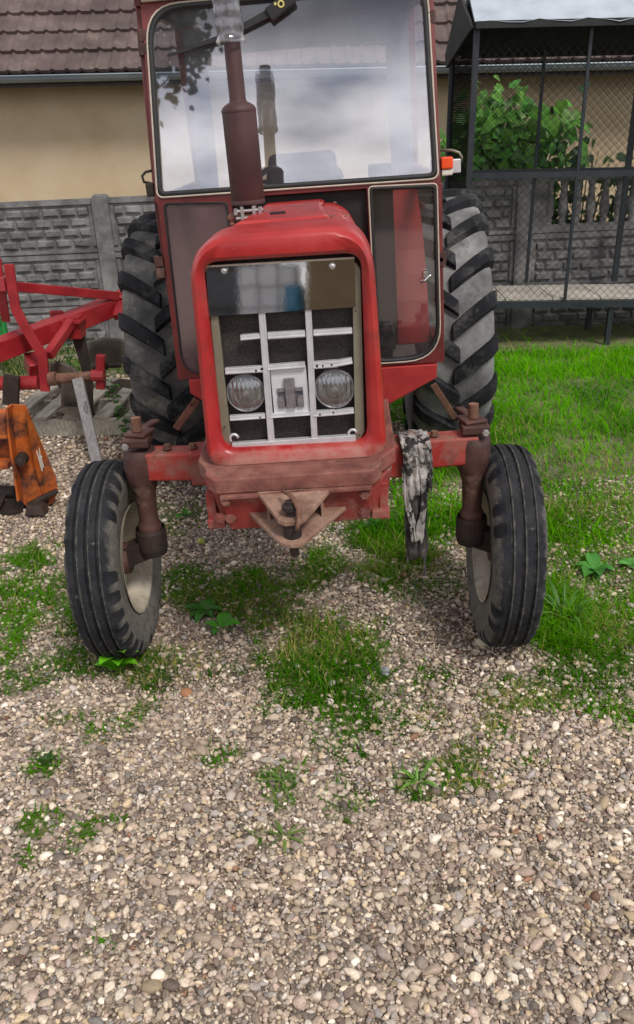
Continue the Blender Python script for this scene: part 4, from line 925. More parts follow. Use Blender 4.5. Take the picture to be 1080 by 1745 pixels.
# rear wheels
CR = .712
cprof = [(-.15, .40), (-.185, .43), (-.205, .50), (-.212, .58), (-.205, .645), (-.19, .680), (-.165, .698), (-.12, .708), (-.06, .713), (0, .714)]
cprof = cprof + [(-u, r) for u, r in cprof[-2::-1]]
def rc(x): return float(np.interp(abs(x), [0, .06, .12, .165, .19, .205, .212], [.714, .713, .708, .698, .680, .645, .6]))
def rear_wheel(x, s, cm, flip=False):
    e = empty('rear_wheel', (x, 2.1, .75), tr)
    k = MB(); k.lathe(cprof, 96, 'x', mod=lambda q, k_, u: .002 * math.sin(k_ * 2.3)); smooth_by_angle(k.build('tyre', cm, e), 1.0)
    k = MB(); NL = 19
    for sd in (-1, 1):
        for i in range(NL):
            th0 = 2 * PI * (i + (.5 if sd > 0 else 0)) / NL
            rows = []
            for j in range(8):
                t = j / 7; xx = sd * (-.018 + .236 * t); th = th0 + .235 * t ** .95; xr = min(abs(xx), .2119)
                rt = float(np.interp(abs(xx), [0, .10, .17, .2, .218], [.752, .750, .742, .726, .690])) - (.006 if j == 0 else 0)
                rb = rc(xr) - .012 if abs(xx) < .205 else .63
                wt = (.070 + .014 * t) / .75 / 2; wb = wt * 1.2 + .008
                fx = lambda r_, a: (xx, -r_ * math.cos(a), r_ * math.sin(a))
                rows.append([fx(rb, th - wb), fx(rt, th - wt), fx(rt, th + wt), fx(rb, th + wb)])
            k.loft([[Vector(p) for p in r_] for r_ in rows], closed=True, caps=True)
    smooth_by_angle(k.build('tread_lugs', M['lug'], e, .004), .5)
    k = MB(); k.lathe([(-.15, .41), (-.16, .42), (-.13, .37), (-.08, .34), (.08, .34), (.13, .37), (.16, .42), (.15, .41)], 60, 'x'); k.lathe([(s * .0, .345), (s * .03, .25), (s * .06, .14), (s * .06, .0)], 48, 'x'); smooth_by_angle(k.build('rim', M['rim'], e), .8)
    return e
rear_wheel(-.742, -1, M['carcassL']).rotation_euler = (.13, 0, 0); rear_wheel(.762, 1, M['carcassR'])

# exhaust
ex = MB(); EX, EY = -.111, .35
ex.lathe([(1.585, .028), (1.632, .028), (1.634, .055), (1.640, .060), (1.938, .060), (1.950, .057), (1.958, .046), (1.966, .031), (1.975, .0285), (2.46, .028), (2.46, .022), (2.3, .022)], 36, 'z', (EX, EY, 0))
exo = smooth_by_angle(ex.build('exhaust', M['exhaust'], tr), .7)
k = MB(); k.lathe([(1.934, .0612), (1.940, .0617), (1.944, .060)], 36, 'z', (EX, EY, 0)); k.build('muffler_band', M['exhaust'], exo, smooth=True); k = MB(); k.lathe([(1.632, .0612), (1.640, .0617), (1.646, .060)], 36, 'z', (EX, EY, 0)); k.build('muffler_band', M['exhaust'], exo, smooth=True)
k = MB(); k.box((EX - .02, EY - .03, 1.603), (.012, .05, .05)); k.box((EX + .022, EY - .03, 1.603), (.012, .05, .05)); k.build('clamp', M['steel'], exo, .002)
k = MB(); k.tube([(EX - .05, EY - .045, 1.612), (EX + .055, EY - .045, 1.612)], .007, 8); k.tube([(EX - .045, EY - .045, 1.588), (EX + .04, EY - .045, 1.588)], .006, 8)
for x in (EX - .043, EX + .045): k.box((x, EY - .045, 1.612), (.012, .022, .022))
k.build('clamp_bolt', M['steel'], exo)
k = MB(); k.box((EX + .0, EY + .02, 1.594), (.15, .13, .012)); k.build('exhaust_flange', M['rust'], exo)

# ------------------------------------------------------------------ cab
CY, RK, ZB = .95, .21, 1.64
yf = lambda z: CY + max(0., z - ZB) * RK
def cp(px, py):
    z = 1.6
    for _ in range(8): p = bt(px, py, yf(z)); z = p.z
    return (p.x, p.z)
cf = lambda u, v, d: (u, yf(v) + d, v)
cab = empty('cab', (0, 0, 0), tr)
ZT = cp(300, 12)[1]
ws = [cp(274, 331), cp(741, 299), (cp(722, -12)[0], ZT), (cp(254, 14)[0], ZT)]
wsr = [.03, .035, .10, .14]
outer = [cp(267, 346), cp(750, 312), (cp(738, 0)[0], ZT + .022), (cp(243, 10)[0] - .004, ZT + .022)]
k = MB(); k.ringpanel(rquad(outer, .01, 7), rquad(ws, wsr, 7), cf, -.022, .03); k.build('front_frame', M['cabred'], cab, .003)
k = MB(); k.tube([Vector(cf(u, v, -.020)) for u, v in rquad(ws, wsr, 7)], .0125, 6, closed=True); k.build('windscreen_seal', M['black'], cab, smooth=True)
k = MB(); k.tube([Vector(cf(u, v, -.026)) for u, v in rquad([(ws[0][0] - .012, ws[0][1] - .012), (ws[1][0] + .012, ws[1][1] - .012), (ws[2][0] + .012, ws[2][1] + .012), (ws[3][0] - .012, ws[3][1] + .012)], wsr, 7)], .0042, 6, closed=True); k.build('seal_bead', M['cream'], cab, smooth=True)
k = MB(); k.prism(rquad(ws, wsr, 7), cf, -.010, -.006); wsc = k.build('windscreen', M['glass'], cab)
# lower windows
rw = [cp(664, 614), cp(741, 606), cp(740, 315), cp(631, 320)]
rw = [(.352, .868), (.626, .868), cp(740, 316), cp(631, 321)]
rwr = [.03, .16, .02, .02]
ro = [(.335, .845), (.650, .845), (.652, 1.612), (.335, 1.628)]
k = MB(); k.ringpanel(rquad(ro, .008, 7), rquad(rw, rwr, 7), cf, -.022, .03); k.build('door_frame', M['cabred'], cab, .003)
k = MB(); k.tube([Vector(cf(u, v, -.020)) for u, v in rquad(rw, rwr, 7)], .010, 6, closed=True); k.build('door_seal', M['black'], cab, smooth=True)
k = MB(); k.tube([Vector(cf(u, v, -.026)) for u, v in rquad([(rw[0][0] - .009, rw[0][1] - .009), (rw[1][0] + .009, rw[1][1] - .009), (rw[2][0] + .009, rw[2][1] + .009), (rw[3][0] - .009, rw[3][1] + .009)], rwr, 7)], .0036, 6, closed=True); k.build('seal_bead', M['cream'], cab, smooth=True)
k = MB(); k.prism(rquad(rw, rwr, 7), cf, -.010, -.006); k.build('lower_window', M['sideglass'], cab)
c = bt(724, 470, .93); k = MB(); k.box((c.x, .915, c.z + .008), (.022, .02, .028)); k.tube([(c.x - .022, .905, c.z - .02), (c.x - .005, .90, c.z - .016), (c.x + .022, .905, c.z + .006)], .008, 8); k.build('door_handle', M['chrome'], cab, .003)
lw = [(-.555, .872), (-.262, .868), (-.262, 1.602), (-.532, 1.618)]
lo = [(-.582, .845), (-.243, .845), (-.243, 1.628), (-.558, 1.640)]
k = MB(); k.ringpanel(rquad(lo, .008, 7), rquad(lw, [.10, .02, .02, .02], 7), cf, -.022, .03); k.build('door_frame', M['cabred'], cab, .003)
k = MB(); k.tube([Vector(cf(u, v, -.018)) for u, v in rquad(lw, [.10, .02, .02, .02], 7)], .006, 6, closed=True); k.build('door_seal', M['black'], cab, smooth=True)
k = MB(); k.prism(rquad(lw, [.10, .02, .02, .02], 7), cf, -.012, -.006); k.build('lower_window', M['panelglass'], cab)
k = MB(); k.box((.045, .985, 1.23), (.585, .03, .80)); k.build('firewall', M['dark'], cab)
# lower skirts
k = MB(); k.prism([(.36, .655), (.41, .675), (.612, .775), (.618, .84), (.36, .84)], lambda u, v, d: (u, d, v), .915, .96); k.build('step_panel', M['fender'], cab, .004)
k = MB(); k.prism([(-.53, .845), (-.53, .78), (-.36, .66), (-.30, .66), (-.30, .845)], lambda u, v, d: (u, d, v), .915, .96); k.build('step_panel', M['fender'], cab, .004)
k = MB(); k.beam(bt(336, 680, 1.0), bt(300, 730, 1.1), .035, .012, (0, 1, 0)); k.build('stay', M['casting'], cab, .002)
k = MB(); k.beam(bt(738, 655, 1.0), bt(775, 712, 1.1), .030, .012, (0, 1, 0)); k.build('stay', M['rust'], cab, .002)
# shell
CXL, CXR = -.585, .66
for x in (CXL + .02, CXR - .02):
    k = MB(); k.beam((x, .99, .85), (x, .99, 1.64), .03, .06, (0, 1, 0)); k.beam((x, 1.0, 1.64), (x * .985, 1.16, 2.40), .03, .06, (0, 1, 0)); k.beam((x, 2.25, 1.45), (x * .985, 2.12, 2.40), .05, .05, (0, 1, 0)); k.beam((x, 1.0, 1.62), (x, 2.25, 1.62), .03, .05); k.beam((x * .985, 1.1, 2.40), (x * .985, 2.15, 2.40), .03, .06); k.beam((x, 1.0, .88), (x, 1.6, .88), .03, .05); k.build('side_frame', M['cabred'], cab, .003)
k = MB(); k.beam((CXL + .03, 2.26, 1.46), (CXR - .03, 2.26, 1.46), .05, .05); k.build('rear_rail', M['cabred'], cab, .003); k = MB(); k.beam((CXL + .03, 2.12, 2.40), (CXR - .03, 2.12, 2.40), .05, .06); k.build('rear_frame', M['cabred'], cab, .003)
k = MB(); k.box(((CXL + CXR) / 2, 1.62, ZT + .105), (1.26, 1.22, .09), taper=.93); k.build('cab_roof', M['roofcab'], cab, .025, seg=3)
k = MB(); k.beam(Vector(cf(-.535, ZT + .040, -.012)), Vector(cf(.625, ZT + .040, -.012)), .034, .07, (0, 1, 0)); k.build('roof_gutter', M['roofcab'], cab, .004)
k = MB(); k.box(((CXL + CXR) / 2, 2.22, 1.13), (1.15, .03, .62)); k.build('rear_panel', M['dark'], cab)
for x in (CXL + .01, CXR - .01):
    k = MB(); k.box((x, 2.0, 1.16), (.015, .42, .60)); k.build('side_panel', M['cabred'], cab)
k = MB(); k.box((.40, 1.06, 1.30), (.10, .12, .80)); k.build('pedal_box', M['dark'], cab, .01)
k = MB(); k.box(((CXL + CXR) / 2, 1.6, .84), (1.15, 1.3, .03)); k.build('cab_floor', M['dark'], cab)
# fenders inside the cab
for s in (-1, 1):
    x0, x1 = (.455, .62) if s > 0 else (-.53, -.40)
    k = MB(); rings = []
    for i in range(11):
        a = .06 + 1.6 * i / 10; r = .82
        y_, z_ = 2.1 - r * math.cos(a), .75 + r * math.sin(a)
        y2, z2 = 2.1 - (r - .02) * math.cos(a), .75 + (r - .02) * math.sin(a)
        rings.append([Vector((x0, y_, z_)), Vector((x1, y_, z_)), Vector((x1, y2, z2)), Vector((x0, y2, z2))])
    k.loft(rings, caps=True); xi = x0 if s > 0 else x1
    side = [(2.1 - .81 * math.cos(.06 + 1.6 * i / 10), .75 + .81 * math.sin(.06 + 1.6 * i / 10)) for i in range(11)] + [(2.1, .86), (1.3, .86)]
    k.prism(side, lambda u, v, d: (d, u, v), xi, xi + s * .012); k.build('fender', M['fender'], cab, .004)
# dashboard, wheel, seat
k = MB(); k.box((.03, 1.08, 1.50), (.42, .16, .22)); k.box((.03, 1.05, 1.63), (.50, .12, .04)); k.box((-.035, 1.06, 1.675), (.13, .09, .09), taper=.8); k.build('dashboard', M['dark'], cab, .02)
k = MB(); k.tube([(.03 + .20 * math.cos(t), 1.38 + .19 * math.sin(t), 1.65 + .07 * math.sin(t)) for t in np.linspace(0, 2 * PI, 28, endpoint=False)], .013, 8, closed=True); k.tube([(.03, 1.12, 1.50), (.03, 1.37, 1.65)], .02, 8); k.tube([(-.17, 1.38, 1.65), (.23, 1.38, 1.65)], .010, 6); k.build('steering_wheel', M['black'], cab, smooth=True)
k = MB(); k.box((.03, 1.78, 1.30), (.44, .42, .10)); k.box((.03, 1.99, 1.53), (.42, .10, .44), taper=.85); k.box((.03, 1.85, 1.05), (.2, .3, .42)); k.build('seat', M['dark'], cab, .03, seg=3)
k = MB(); k.ringpanel(rquad([(-.56, 1.47), (.635, 1.47), (.62, ZT + .03), (-.545, ZT + .03)], .01), rquad([(-.455, 1.50), (.515, 1.50), (.50, 2.245), (-.43, 2.245)], .03), lambda u, v, d: (u, 2.17 - (v - 1.47) * .06 + d, v), -.02, .0); k.build('rear_lining', M['liner'], cab)
k = MB(); k.box((.045, 1.62, ZT + .045), (1.16, 1.05, .02)); k.build('headlining', M['dark'], cab)
# wiper
W = [Vector(cf(*cp(*p), -.035)) for p in ((474, 16), (392, 60), (330, 82), (287, 95))]
k = MB(); k.beam(W[0], W[1], .032, .012, (0, 1, 0), .022, .012); k.beam(W[1], W[2], .022, .012, (0, 1, 0), .015, .012); k.build('wiper_arm', M['black'], cab, .002)
k = MB(); k.beam(W[1] + Vector((.03, .010, -.006)), W[3] + Vector((0, .012, 0)), .010, .022, (0, 1, 0)); k.build('wiper_blade', M['black'], cab)
c = Vector(cf(*cp(478, 13), -.03)); k = MB(); k.beam(c + Vector((-.05, -.01, -.03)), c + Vector((.055, -.01, .035)), .055, .03, (0, 1, 0)); wm = k.build('wiper_motor', M['black'], cab, .006)
ye = mat('yellow lettering', [(.62, .56, .16), (.7, .64, .22)], 40, .6)
for px, py, wd_, ht_ in ((470.5, 9.5, .008, .010),):
    q = Vector(cf(*cp(px, py), -.058)); k = MB(); k.box(q, (wd_, .002, ht_)); k.build('letter', ye, wm)
q = Vector(cf(*cp(480, 10), -.058)); k = MB(); k.tube([q + Vector((.011 * math.cos(t), 0, .011 * math.sin(t))) for t in np.linspace(0, 2 * PI, 14, endpoint=False)], .0036, 6, closed=True); k.build('letter', ye, wm)
# hinges, lamps and brackets on the cab posts
for px, py, s in ((240, 62, -1), (242, 85, -1), (271, 465, -1), (268, 445, -1), (737, 30, 1), (755, 437, 1), (754, 445, 1)):
    q = cp(px, py); k = MB(); k.tube([Vector(cf(q[0], q[1] - .024, -.012)), Vector(cf(q[0], q[1] + .024, -.012))], .013, 8); k.box(Vector(cf(q[0] - s * .014, q[1], -.02)), (.03, .012, .04)); k.build('hinge', M['spindle'], cab, .002)
k = MB(); k.tube([bt(262, 290, 1.0), bt(248, 293, .99), bt(242, 300, .98), bt(245, 310, .98), bt(258, 313, 1.0)], .006, 8); k.build('lamp_guard', M['dark'], cab, smooth=True)
c = bt(257, 323, .99); k = MB(); k.box(c, (.035, .05, .055)); k.build('marker_lamp', M['darkrust'], cab, .006)
k = MB(); k.tube([bt(748, 256, 1.02), bt(770, 256, 1.0), bt(782, 260, .99), bt(787, 268, .99), bt(785, 277, 1.0)], .0055, 8); k.build('lamp_guard', M['olive'], cab, smooth=True)
c = bt(760, 279, .98); ml = empty('marker_lamp', c, cab)
k = MB(); k.box((.0, -.018, .004), (.050, .055, .048)); k.build('amber_lens', M['amber'], ml, .008, seg=3)
k = MB(); k.box((.0, -.014, -.033), (.046, .048, .024)); k.build('clear_lens', M['clearlens'], ml, .005)
k = MB(); k.box((.036, .012, -.012), (.05, .04, .055)); k.box((-.02, .02, -.01), (.09, .02, .06)); k.build('lamp_body', M['alu'], ml, .004)

# ------------------------------------------------------------------ loose things on the tractor
TB = Matrix(tmat(BODY).tolist())
k = MB(); pr_ = []
for i in range(34):
    z = 2.145 + i * .0088; pr_.append((z, .046 + .0012 * math.sin(i * 1.35) + (.004 if i < 2 else 0)))
k.lathe(pr_, 40, 'z', mod=lambda q, kk, u: .0022 * math.sin(3 * 2 * PI * kk / 40 + q * .35) + .0006 * math.sin(kk * 1.7 + q))
k.lathe([(2.16, .040), (2.20, .0415), (2.44, .0405)], 30, 'z', mod=lambda q, kk, u: .002 * math.sin(kk * 2.1 + q))
k.v = [tuple(TB @ (Vector(p) + Vector((EX - .004, EY, 0)))) for p in k.v]
tag(k.build('plastic_bottle', M['plastic'], smooth=True), 'crumpled clear plastic bottle pushed over the top of the exhaust pipe', 'bottle')
# rag over the axle
TA = Matrix(tmat(AXLE).tolist())
rg = empty('rag', TA @ Vector((.42, 0, .83))); tag(rg, 'dirty grey rag draped over the front axle beside the bolster', 'rag')
base = TA @ Vector((.42, 0, .83))
def cloth(xc, wd, path, nu=30, fold=.012, nf=3, seed=0, taper=None, crump=.006, ragged=.02):
    """cloth of width wd hung along path [(y, z)]: folds that wander, crumples and a ragged end"""
    k = MB(); rings = []; yz = []
    for (a, b) in zip(path[:-1], path[1:]):
        for q in range(5): yz.append((a[0] + (b[0] - a[0]) * q / 5, a[1] + (b[1] - a[1]) * q / 5))
    yz.append(path[-1]); L = len(yz)
    for i, (y, z) in enumerate(yz):
        t = i / (L - 1); r_ = []
        w_ = wd * (np.interp(t, taper[0], taper[1]) if taper else 1); cx = xc + (np.interp(t, taper[0], taper[2]) if taper else 0)
        for j in range(nu + 1):
            u = j / nu; wob = float(vnoise(np.array(t * 5.0 + seed * 3.1), np.array(u * 3.0), 3)) - .5
            f = fold * (.3 + .8 * t) * math.sin(2 * PI * nf * (u + .22 * wob) + seed + 1.6 * t)
            cr = crump * ((float(vnoise(np.array(u * 8 + seed), np.array(t * 13.), 7)) - .5) * 2 + (float(vnoise(np.array(u * 19 + seed), np.array(t * 27.), 8)) - .5))
            edge = ragged * (float(vnoise(np.array(u * 6 + seed * 2), np.array(.5), 5)) - .5) * max(0, t - .6) / .4
            r_.append(TA @ Vector((cx + (u - .5) * w_ + .3 * f + .018 * wob * t, y - abs(f) - .004 - abs(cr), z + edge * 2 + cr * .6)) - base)
        rings.append(r_)
    k.loft(rings, closed=False); return k
def sol(o, t=.004):
    md = o.modifiers.new('solid', 'SOLIDIFY'); md.thickness = t; md.offset = 0
path = [(.085, .72), (.080, .81), (.05, .846), (.0, .852), (-.045, .850), (-.076, .834), (-.088, .79), (-.094, .74), (-.096, .70), (-.097, .66)]
o = cloth(.408, .104, path, 36, .012, 2.2, .4, ([0, .5, .75, 1], [.9, 1, 1.0, .82], [0, 0, .008, .016]), .010, .035).build('drape', M['rag'], rg, smooth=True, fixn=False); sol(o)
o = cloth(.374, .030, [(-.094, .76), (-.102, .68), (-.098, .60), (-.104, .54), (-.10, .47)], 12, .008, 1.2, 2.1, ([0, .4, .7, 1], [1, .7, .9, .5], [0, .004, .022, .030]), .007).build('hanging_tail', M['rag'], rg, smooth=True, fixn=False); sol(o)
o = cloth(.446, .026, [(-.094, .74), (-.100, .66), (-.098, .58), (-.104, .52), (-.10, .47)], 12, .008, 1.2, 4.0, ([0, .4, .7, 1], [1, .8, .8, .6], [0, -.004, -.016, -.032]), .007).build('hanging_tail', M['rag'], rg, smooth=True, fixn=False); sol(o)
o = cloth(.408, .088, [(-.080, .73), (-.082, .66), (-.080, .55), (-.085, .45), (-.083, .39)], 22, .009, 1.8, 1.0, ([0, .6, .85, 1], [.9, .9, .85, .7], [0, .0, .004, .006]), .008, .03).build('dark_lining', M['ragdark'], rg, smooth=True, fixn=False); sol(o)
k = MB(); k.beam(TA @ Vector((.440, -.078, .60)) - base, TA @ Vector((.446, -.085, .31)) - base, .012, .008, (0, 1, 0), .008, .006); k.build('hanging_strap', M['ragdark'], rg)

# ------------------------------------------------------------------ plough
pl = empty('plough', (-1.8, 2.8, 0)); tag(pl, 'red mounted plough with box beam and curved steel mouldboards at left', 'plough')
pb = Vector((-1.8, 2.8, 0))
P_ = lambda px, py, y: at(px, py, y) - pb
k = MB(); A, B = P_(-60, 618, 2.25), P_(214, 513, 3.30); k.beam(A, B, .13, .125); k.build('main_beam', M['ploughred'], pl, .006)
k = MB(); k.beam(P_(12, 487, 2.50), P_(208, 505, 3.22), .055, .06); k.build('top_strut', M['ploughred'], pl, .004)
k = MB(); pts = [P_(15, 452, 2.47), P_(26, 525, 2.46), P_(42, 556, 2.45), P_(72, 605, 2.44), P_(77, 665, 2.44)]
for a, b in zip(pts[:-1], pts[1:]): k.beam(a - (b - a) * .03, b + (b - a) * .03, .022, .062, (1, 0, .2))
k.build('headstock_arm', M['ploughred'], pl, .003)
k = MB(); pts = [P_(-6, 440, 2.75), P_(6, 520, 2.75), P_(10, 548, 2.76)]
for a, b in zip(pts[:-1], pts[1:]): k.beam(a, b, .022, .055, (1, 0, .2))
k.build('headstock_arm', M['ploughred'], pl, .003)
k = MB(); k.beam(P_(-4, 485, 2.48), P_(10, 487, 2.75), .09, .09); k.build('headstock_block', M['ploughred'], pl, .006)
k = MB(); k.beam(P_(122, 548, 2.80), P_(82, 606, 2.48), .055, .055); k.build('brace', M['ploughred'], pl, .004)
k = MB(); k.box(P_(127, 556, 2.86), (.11, .13, .15)); k.box(P_(126, 546, 2.84), (.13, .15, .025)); k.build('beam_clamp', M['ploughred'], pl, .005)
k = MB(); k.box(P_(98, 545, 2.92), (.095, .03, .13)); k.build('stop_plate', M['ploughred'], pl, .012)
k = MB(); k.beam(P_(207, 500, 3.25), P_(212, 515, 3.2), .08, .10); k.beam(P_(208, 512, 3.2), P_(200, 541, 3.05), .06, .05); k.build('beam_end', M['ploughred'], pl, .004)
k = MB(); k.tube([P_(-50, 654, 2.46), P_(66, 652, 2.46)], .046, 16); k.build('cross_tube', M['ploughred'], pl, smooth=False); smooth_by_angle(k.build('cross_tube_sleeve', M['ploughred'], pl))
COL.objects.unlink(bpy.data.objects['cross_tube_sleeve'])
k = MB(); k.tube([P_(82, 646, 2.46), P_(162, 641, 2.50)], .034, 14); k.tube([P_(84, 646, 2.45), P_(96, 645, 2.45)], .046, 14); smooth_by_angle(k.build('cross_shaft', M['rust'], pl))
k = MB(); k.beam(P_(172, 605, 2.52), P_(172, 662, 2.52), .055, .06, (0, 1, 0)); k.tube([P_(156, 640, 2.5), P_(178, 640, 2.5)], .04, 12); k.build('hitch_lug', M['ploughred'], pl, .004)
k = MB(); k.tube([P_(158, 624, 2.56), P_(182, 623, 2.56)], .030, 12); k.tube([P_(182, 623, 2.56), P_(206, 622, 2.60)], .017, 10); smooth_by_angle(k.build('hitch_pin', M['darkrust'], pl))
k = MB(); k.beam(P_(62, 632, 2.6), P_(62, 610, 2.55), .13, .13); k.build('tube_bracket', M['ploughred'], pl, .008)
k = MB(); k.beam(P_(133, 570, 2.9), P_(152, 650, 2.86), .09, .035, (0, 1, 0), .05, .03); k.beam(P_(150, 640, 2.86), P_(152, 725, 2.8), .06, .03, (0, 1, 0)); k.build('leg', M['darkrust'], pl, .004)
k = MB(); k.beam(P_(20, 640, 2.4), P_(18, 690, 2.4), .10, .04, (0, 1, 0)); k.build('leg', M['darkrust'], pl, .004)
def mould(px0, px1, top0, top1, bot0, bot1, y0, y1, bow, nm='mouldboard'):
    k = MB(); rings = []
    for i in range(9):
        t = i / 8; r_ = []
        for j in range(9):
            s = j / 8; y = y0 + (y1 - y0) * t + bow * (s - .5) ** 2 * 4 - bow + .12 * s * (1 - t) * 0
            px = px0 + (px1 - px0) * t; py = (top0 + (top1 - top0) * t ** 1.5 - 8 * math.sin(PI * t)) * s + (bot0 + (bot1 - bot0) * t) * (1 - s)
            r_.append(at(px, py, y) - pb)
        rings.append(r_)
    k.loft(rings, closed=False); o = k.build(nm, M['share'], pl, smooth=True, fixn=False); sol(o, .010); return o
mould(148, 222, 584, 582, 622, 618, 3.25, 3.40, .015)
mould(84, 140, 618, 641, 640, 705, 2.72, 2.80, .012); mould(104, 146, 645, 648, 700, 705, 2.64, 2.74, .015)
k = MB(); k.prism([(97, 700), (112, 693), (150, 694), (156, 722), (130, 712)], lambda u, v, d: at(u, v, 2.62 + d) - pb, 0, .02); k.build('share', M['share'], pl, .003)
k = MB(); k.prism([(188, 652), (205, 645), (235, 648), (235, 664), (205, 660)], lambda u, v, d: at(u, v, 3.15 + d) - pb, 0, .02); k.build('share', M['share'], pl, .003)

# ------------------------------------------------------------------ pallet
pt = ground_at(150, 735); za = math.radians(-3)
pa = empty('pallet', (-1.62, 2.66, float(gz(-1.6, 3))), rot=(0, -.03, za)); tag(pa, 'grey weathered wooden pallet lying under the plough', 'pallet')
for i in range(6):
    k = MB(); k.box((-.55 + i * .22, .50, .128), (.105 if i % 2 else .115, 1.0, .022)); k.build('slat', M['pallet'], pa, .002)
for y in (.02, .5, .98):
    k = MB(); k.box((0, y, .058), (1.2, .045, .115)); k.build('stringer', M['pallet'], pa, .002)
# leaning board
a, b = at(132, 645, 2.42), ground_at(166, 790); b = Vector(b); 
lb = empty('leaning_board', b); tag(lb, 'grey weathered plank leaning against the plough behind the left front tyre', 'plank')
k = MB(); k.beam(Vector((0, 0, 0)), a - b, .068, .03, (0, -1, .3)); k.build('board', M['bluegrey'], lb, .003)
k = MB(); q = (a - b) * .62; k.beam(q + Vector((.02, -.022, .0)), q + Vector((.012, -.022, .07)), .012, .02, (0, -1, 0)); k.build('batten', M['bluegrey'], lb)

# ------------------------------------------------------------------ orange tiller
g0 = ground_at(45, 870); tl_ = empty('rotary_tiller', g0); tag(tl_, 'orange rotary tiller with scuffed side plate, at left edge', 'tiller'); g0 = Vector(g0)
T_ = lambda px, py, y: at(px, py, y) - g0
def side_plate():
    k = MB(); Y0 = 1.36
    front = [(14, 692), (20, 688), (44, 690), (52, 710), (95, 812), (99, 838), (90, 856), (68, 872), (44, 862), (30, 846), (24, 790), (16, 730)]
    f = lambda u, v, d: at(u, v, Y0 + d + (u - 14) * .0012) - g0
    k.prism(front, f, .0, .02); return k.build('side_plate', M['orange'], tl_, .003)
spl = side_plate()
k = MB()                                                         # raised flange and folded edge of the plate
for a, b in (((15, 692), (18, 735)), ((18, 735), (26, 795)), ((26, 795), (34, 850))): k.beam(T_(*a, 1.33), T_(*b, 1.33), .012, .07, (0, -1, 0))
k.build('flange', M['orange'], spl, .002)
k = MB(); k.prism([(42, 697), (50, 706), (92, 812), (94, 842), (78, 864), (60, 800)], lambda u, v, d: at(u, v, 1.30 + d + (u - 42) * .004) - g0, 0, .05); gc_ = k.build('gear_cover', M['orange'], spl, .006)
for pl2 in ([(61, 768), (63, 767), (72, 796), (73, 803), (71, 803)], [(66, 763), (67.5, 763), (69, 775), (74, 792), (75, 797), (73, 797), (67, 778)], [(65, 781), (71, 776), (72, 779), (66, 785)]):
    k = MB(); k.prism(pl2, lambda u, v, d: at(u, v, 1.2955 + d + (u - 42) * .004) - g0, 0, .002); k.build('white_mark', M['white'], gc_)
k = MB(); c = T_(36, 783, 1.33); k.lathe([(-.02, 0), (-.02, .030), (.03, .034)], 16, 'y', c); k.lathe([(-.028, 0), (-.026, .018), (-.018, .02)], 12, 'y', c); k.build('bearing_boss', M['darkrust'], spl)
k = MB(); k.box(T_(62, 866, 1.33), (.115, .10, .055), taper=.7); k.beam(T_(46, 862, 1.36), T_(98, 836, 1.45), .03, .03); k.build('skid', M['darkrust'], tl_, .008)
k = MB(); k.beam(T_(-70, 722, 1.42), T_(18, 722, 1.42), .14, .13); k.build('frame_tube', M['orange'], tl_, .01)
k = MB(); k.beam(T_(-70, 765, 1.5), T_(20, 765, 1.5), .05, .12); k.beam(T_(-70, 790, 1.40), T_(18, 790, 1.40), .10, .035); k.build('hood_plate', M['orange'], tl_, .005)
k = MB(); k.tube([T_(-70, 838, 1.5), T_(26, 838, 1.5)], .035, 12)
for i in range(5):
    px = -30 + i * 12; c = T_(px, 838, 1.5); a = i * 1.1; k.beam(c, c + Vector((.0, .17 * math.cos(a), .15 * math.sin(a) - .02)), .05, .012)
k.build('tine_rotor', M['darkrust'], tl_)
k = MB(); k.box(T_(-10, 866, 1.42), (.34, .16, .02)); k.build('rear_flap', M['darkrust'], tl_)
# green machine at the edge
gp = at(4, 560, 4.3); gb = Vector((gp.x, gp.y, float(gz(gp.x, gp.y)))); gm = empty('green_implement', gb); tag(gm, 'green painted implement frame just inside the left edge behind the plough', 'implement')
k = MB(); k.box((-.22, 0, gp.z - gb.z + .08), (.50, .05, .035)); k.box((-.22, 0, gp.z - gb.z - .10), (.50, .05, .05)); k.box((.02, 0, gp.z - gb.z), (.03, .05, .20)); k.box((-.2, .02, gp.z - gb.z), (.42, .02, .16)); k.build('frame', M['green'], gm, .004)
k = MB(); k.box((-.4, 0, (gp.z - gb.z) / 2 - .08), (.05, .05, gp.z - gb.z - .05)); k.build('stand', M['green'], gm)

# ------------------------------------------------------------------ what stands behind the photographer, plus an added blue drum, mirrored in the plate and the glass
ib = empty('liquid_tank', (-1.36, -15.0, 0)); tag(ib, 'white caged liquid tank mirrored in the polished plate above the grille', 'tank')
k = MB(); k.box((0, 0, 1.05), (1.10, 1.0, 1.35)); k.lathe([(0, .14), (.06, .14), (.06, 0)], 20, 'z', (0, 0, 1.73)); k.build('tank', M['tank'], ib, .10, seg=4)
k = MB(); k.box((0, 0, .19), (1.2, 1.05, .38)); k.build('base', M['greyboard'], ib, .02)
k = MB()
for z in (.5, .95, 1.35, 1.72):
    k.tube([(-.57, -.52, z), (.57, -.52, z), (.57, .52, z), (-.57, .52, z)], .018, 6, closed=True)
for x in (-.57, -.19, .19, .57):
    for y in (-.53, .53): k.tube([(x, y, .38), (x, y, 1.74)], .018, 6)
k.build('cage', M['cage'], ib)
bs = empty('brown_shed', (3.12, -13.9, 0)); tag(bs, 'brown boarded shed mirrored at the right of the polished plate', 'shed')
k = MB(); k.box((0, -1.5, 1.2), (7.4, 3, 2.6)); k.build('wall', M['brownboard'], bs); k = MB(); k.prism([(.35, 2.4), (-1.5, 3.1), (-3.4, 2.4)], lambda u, v, d: (d, u, v), -3.9, 3.9); k.build('roof', M['soffit'], bs)
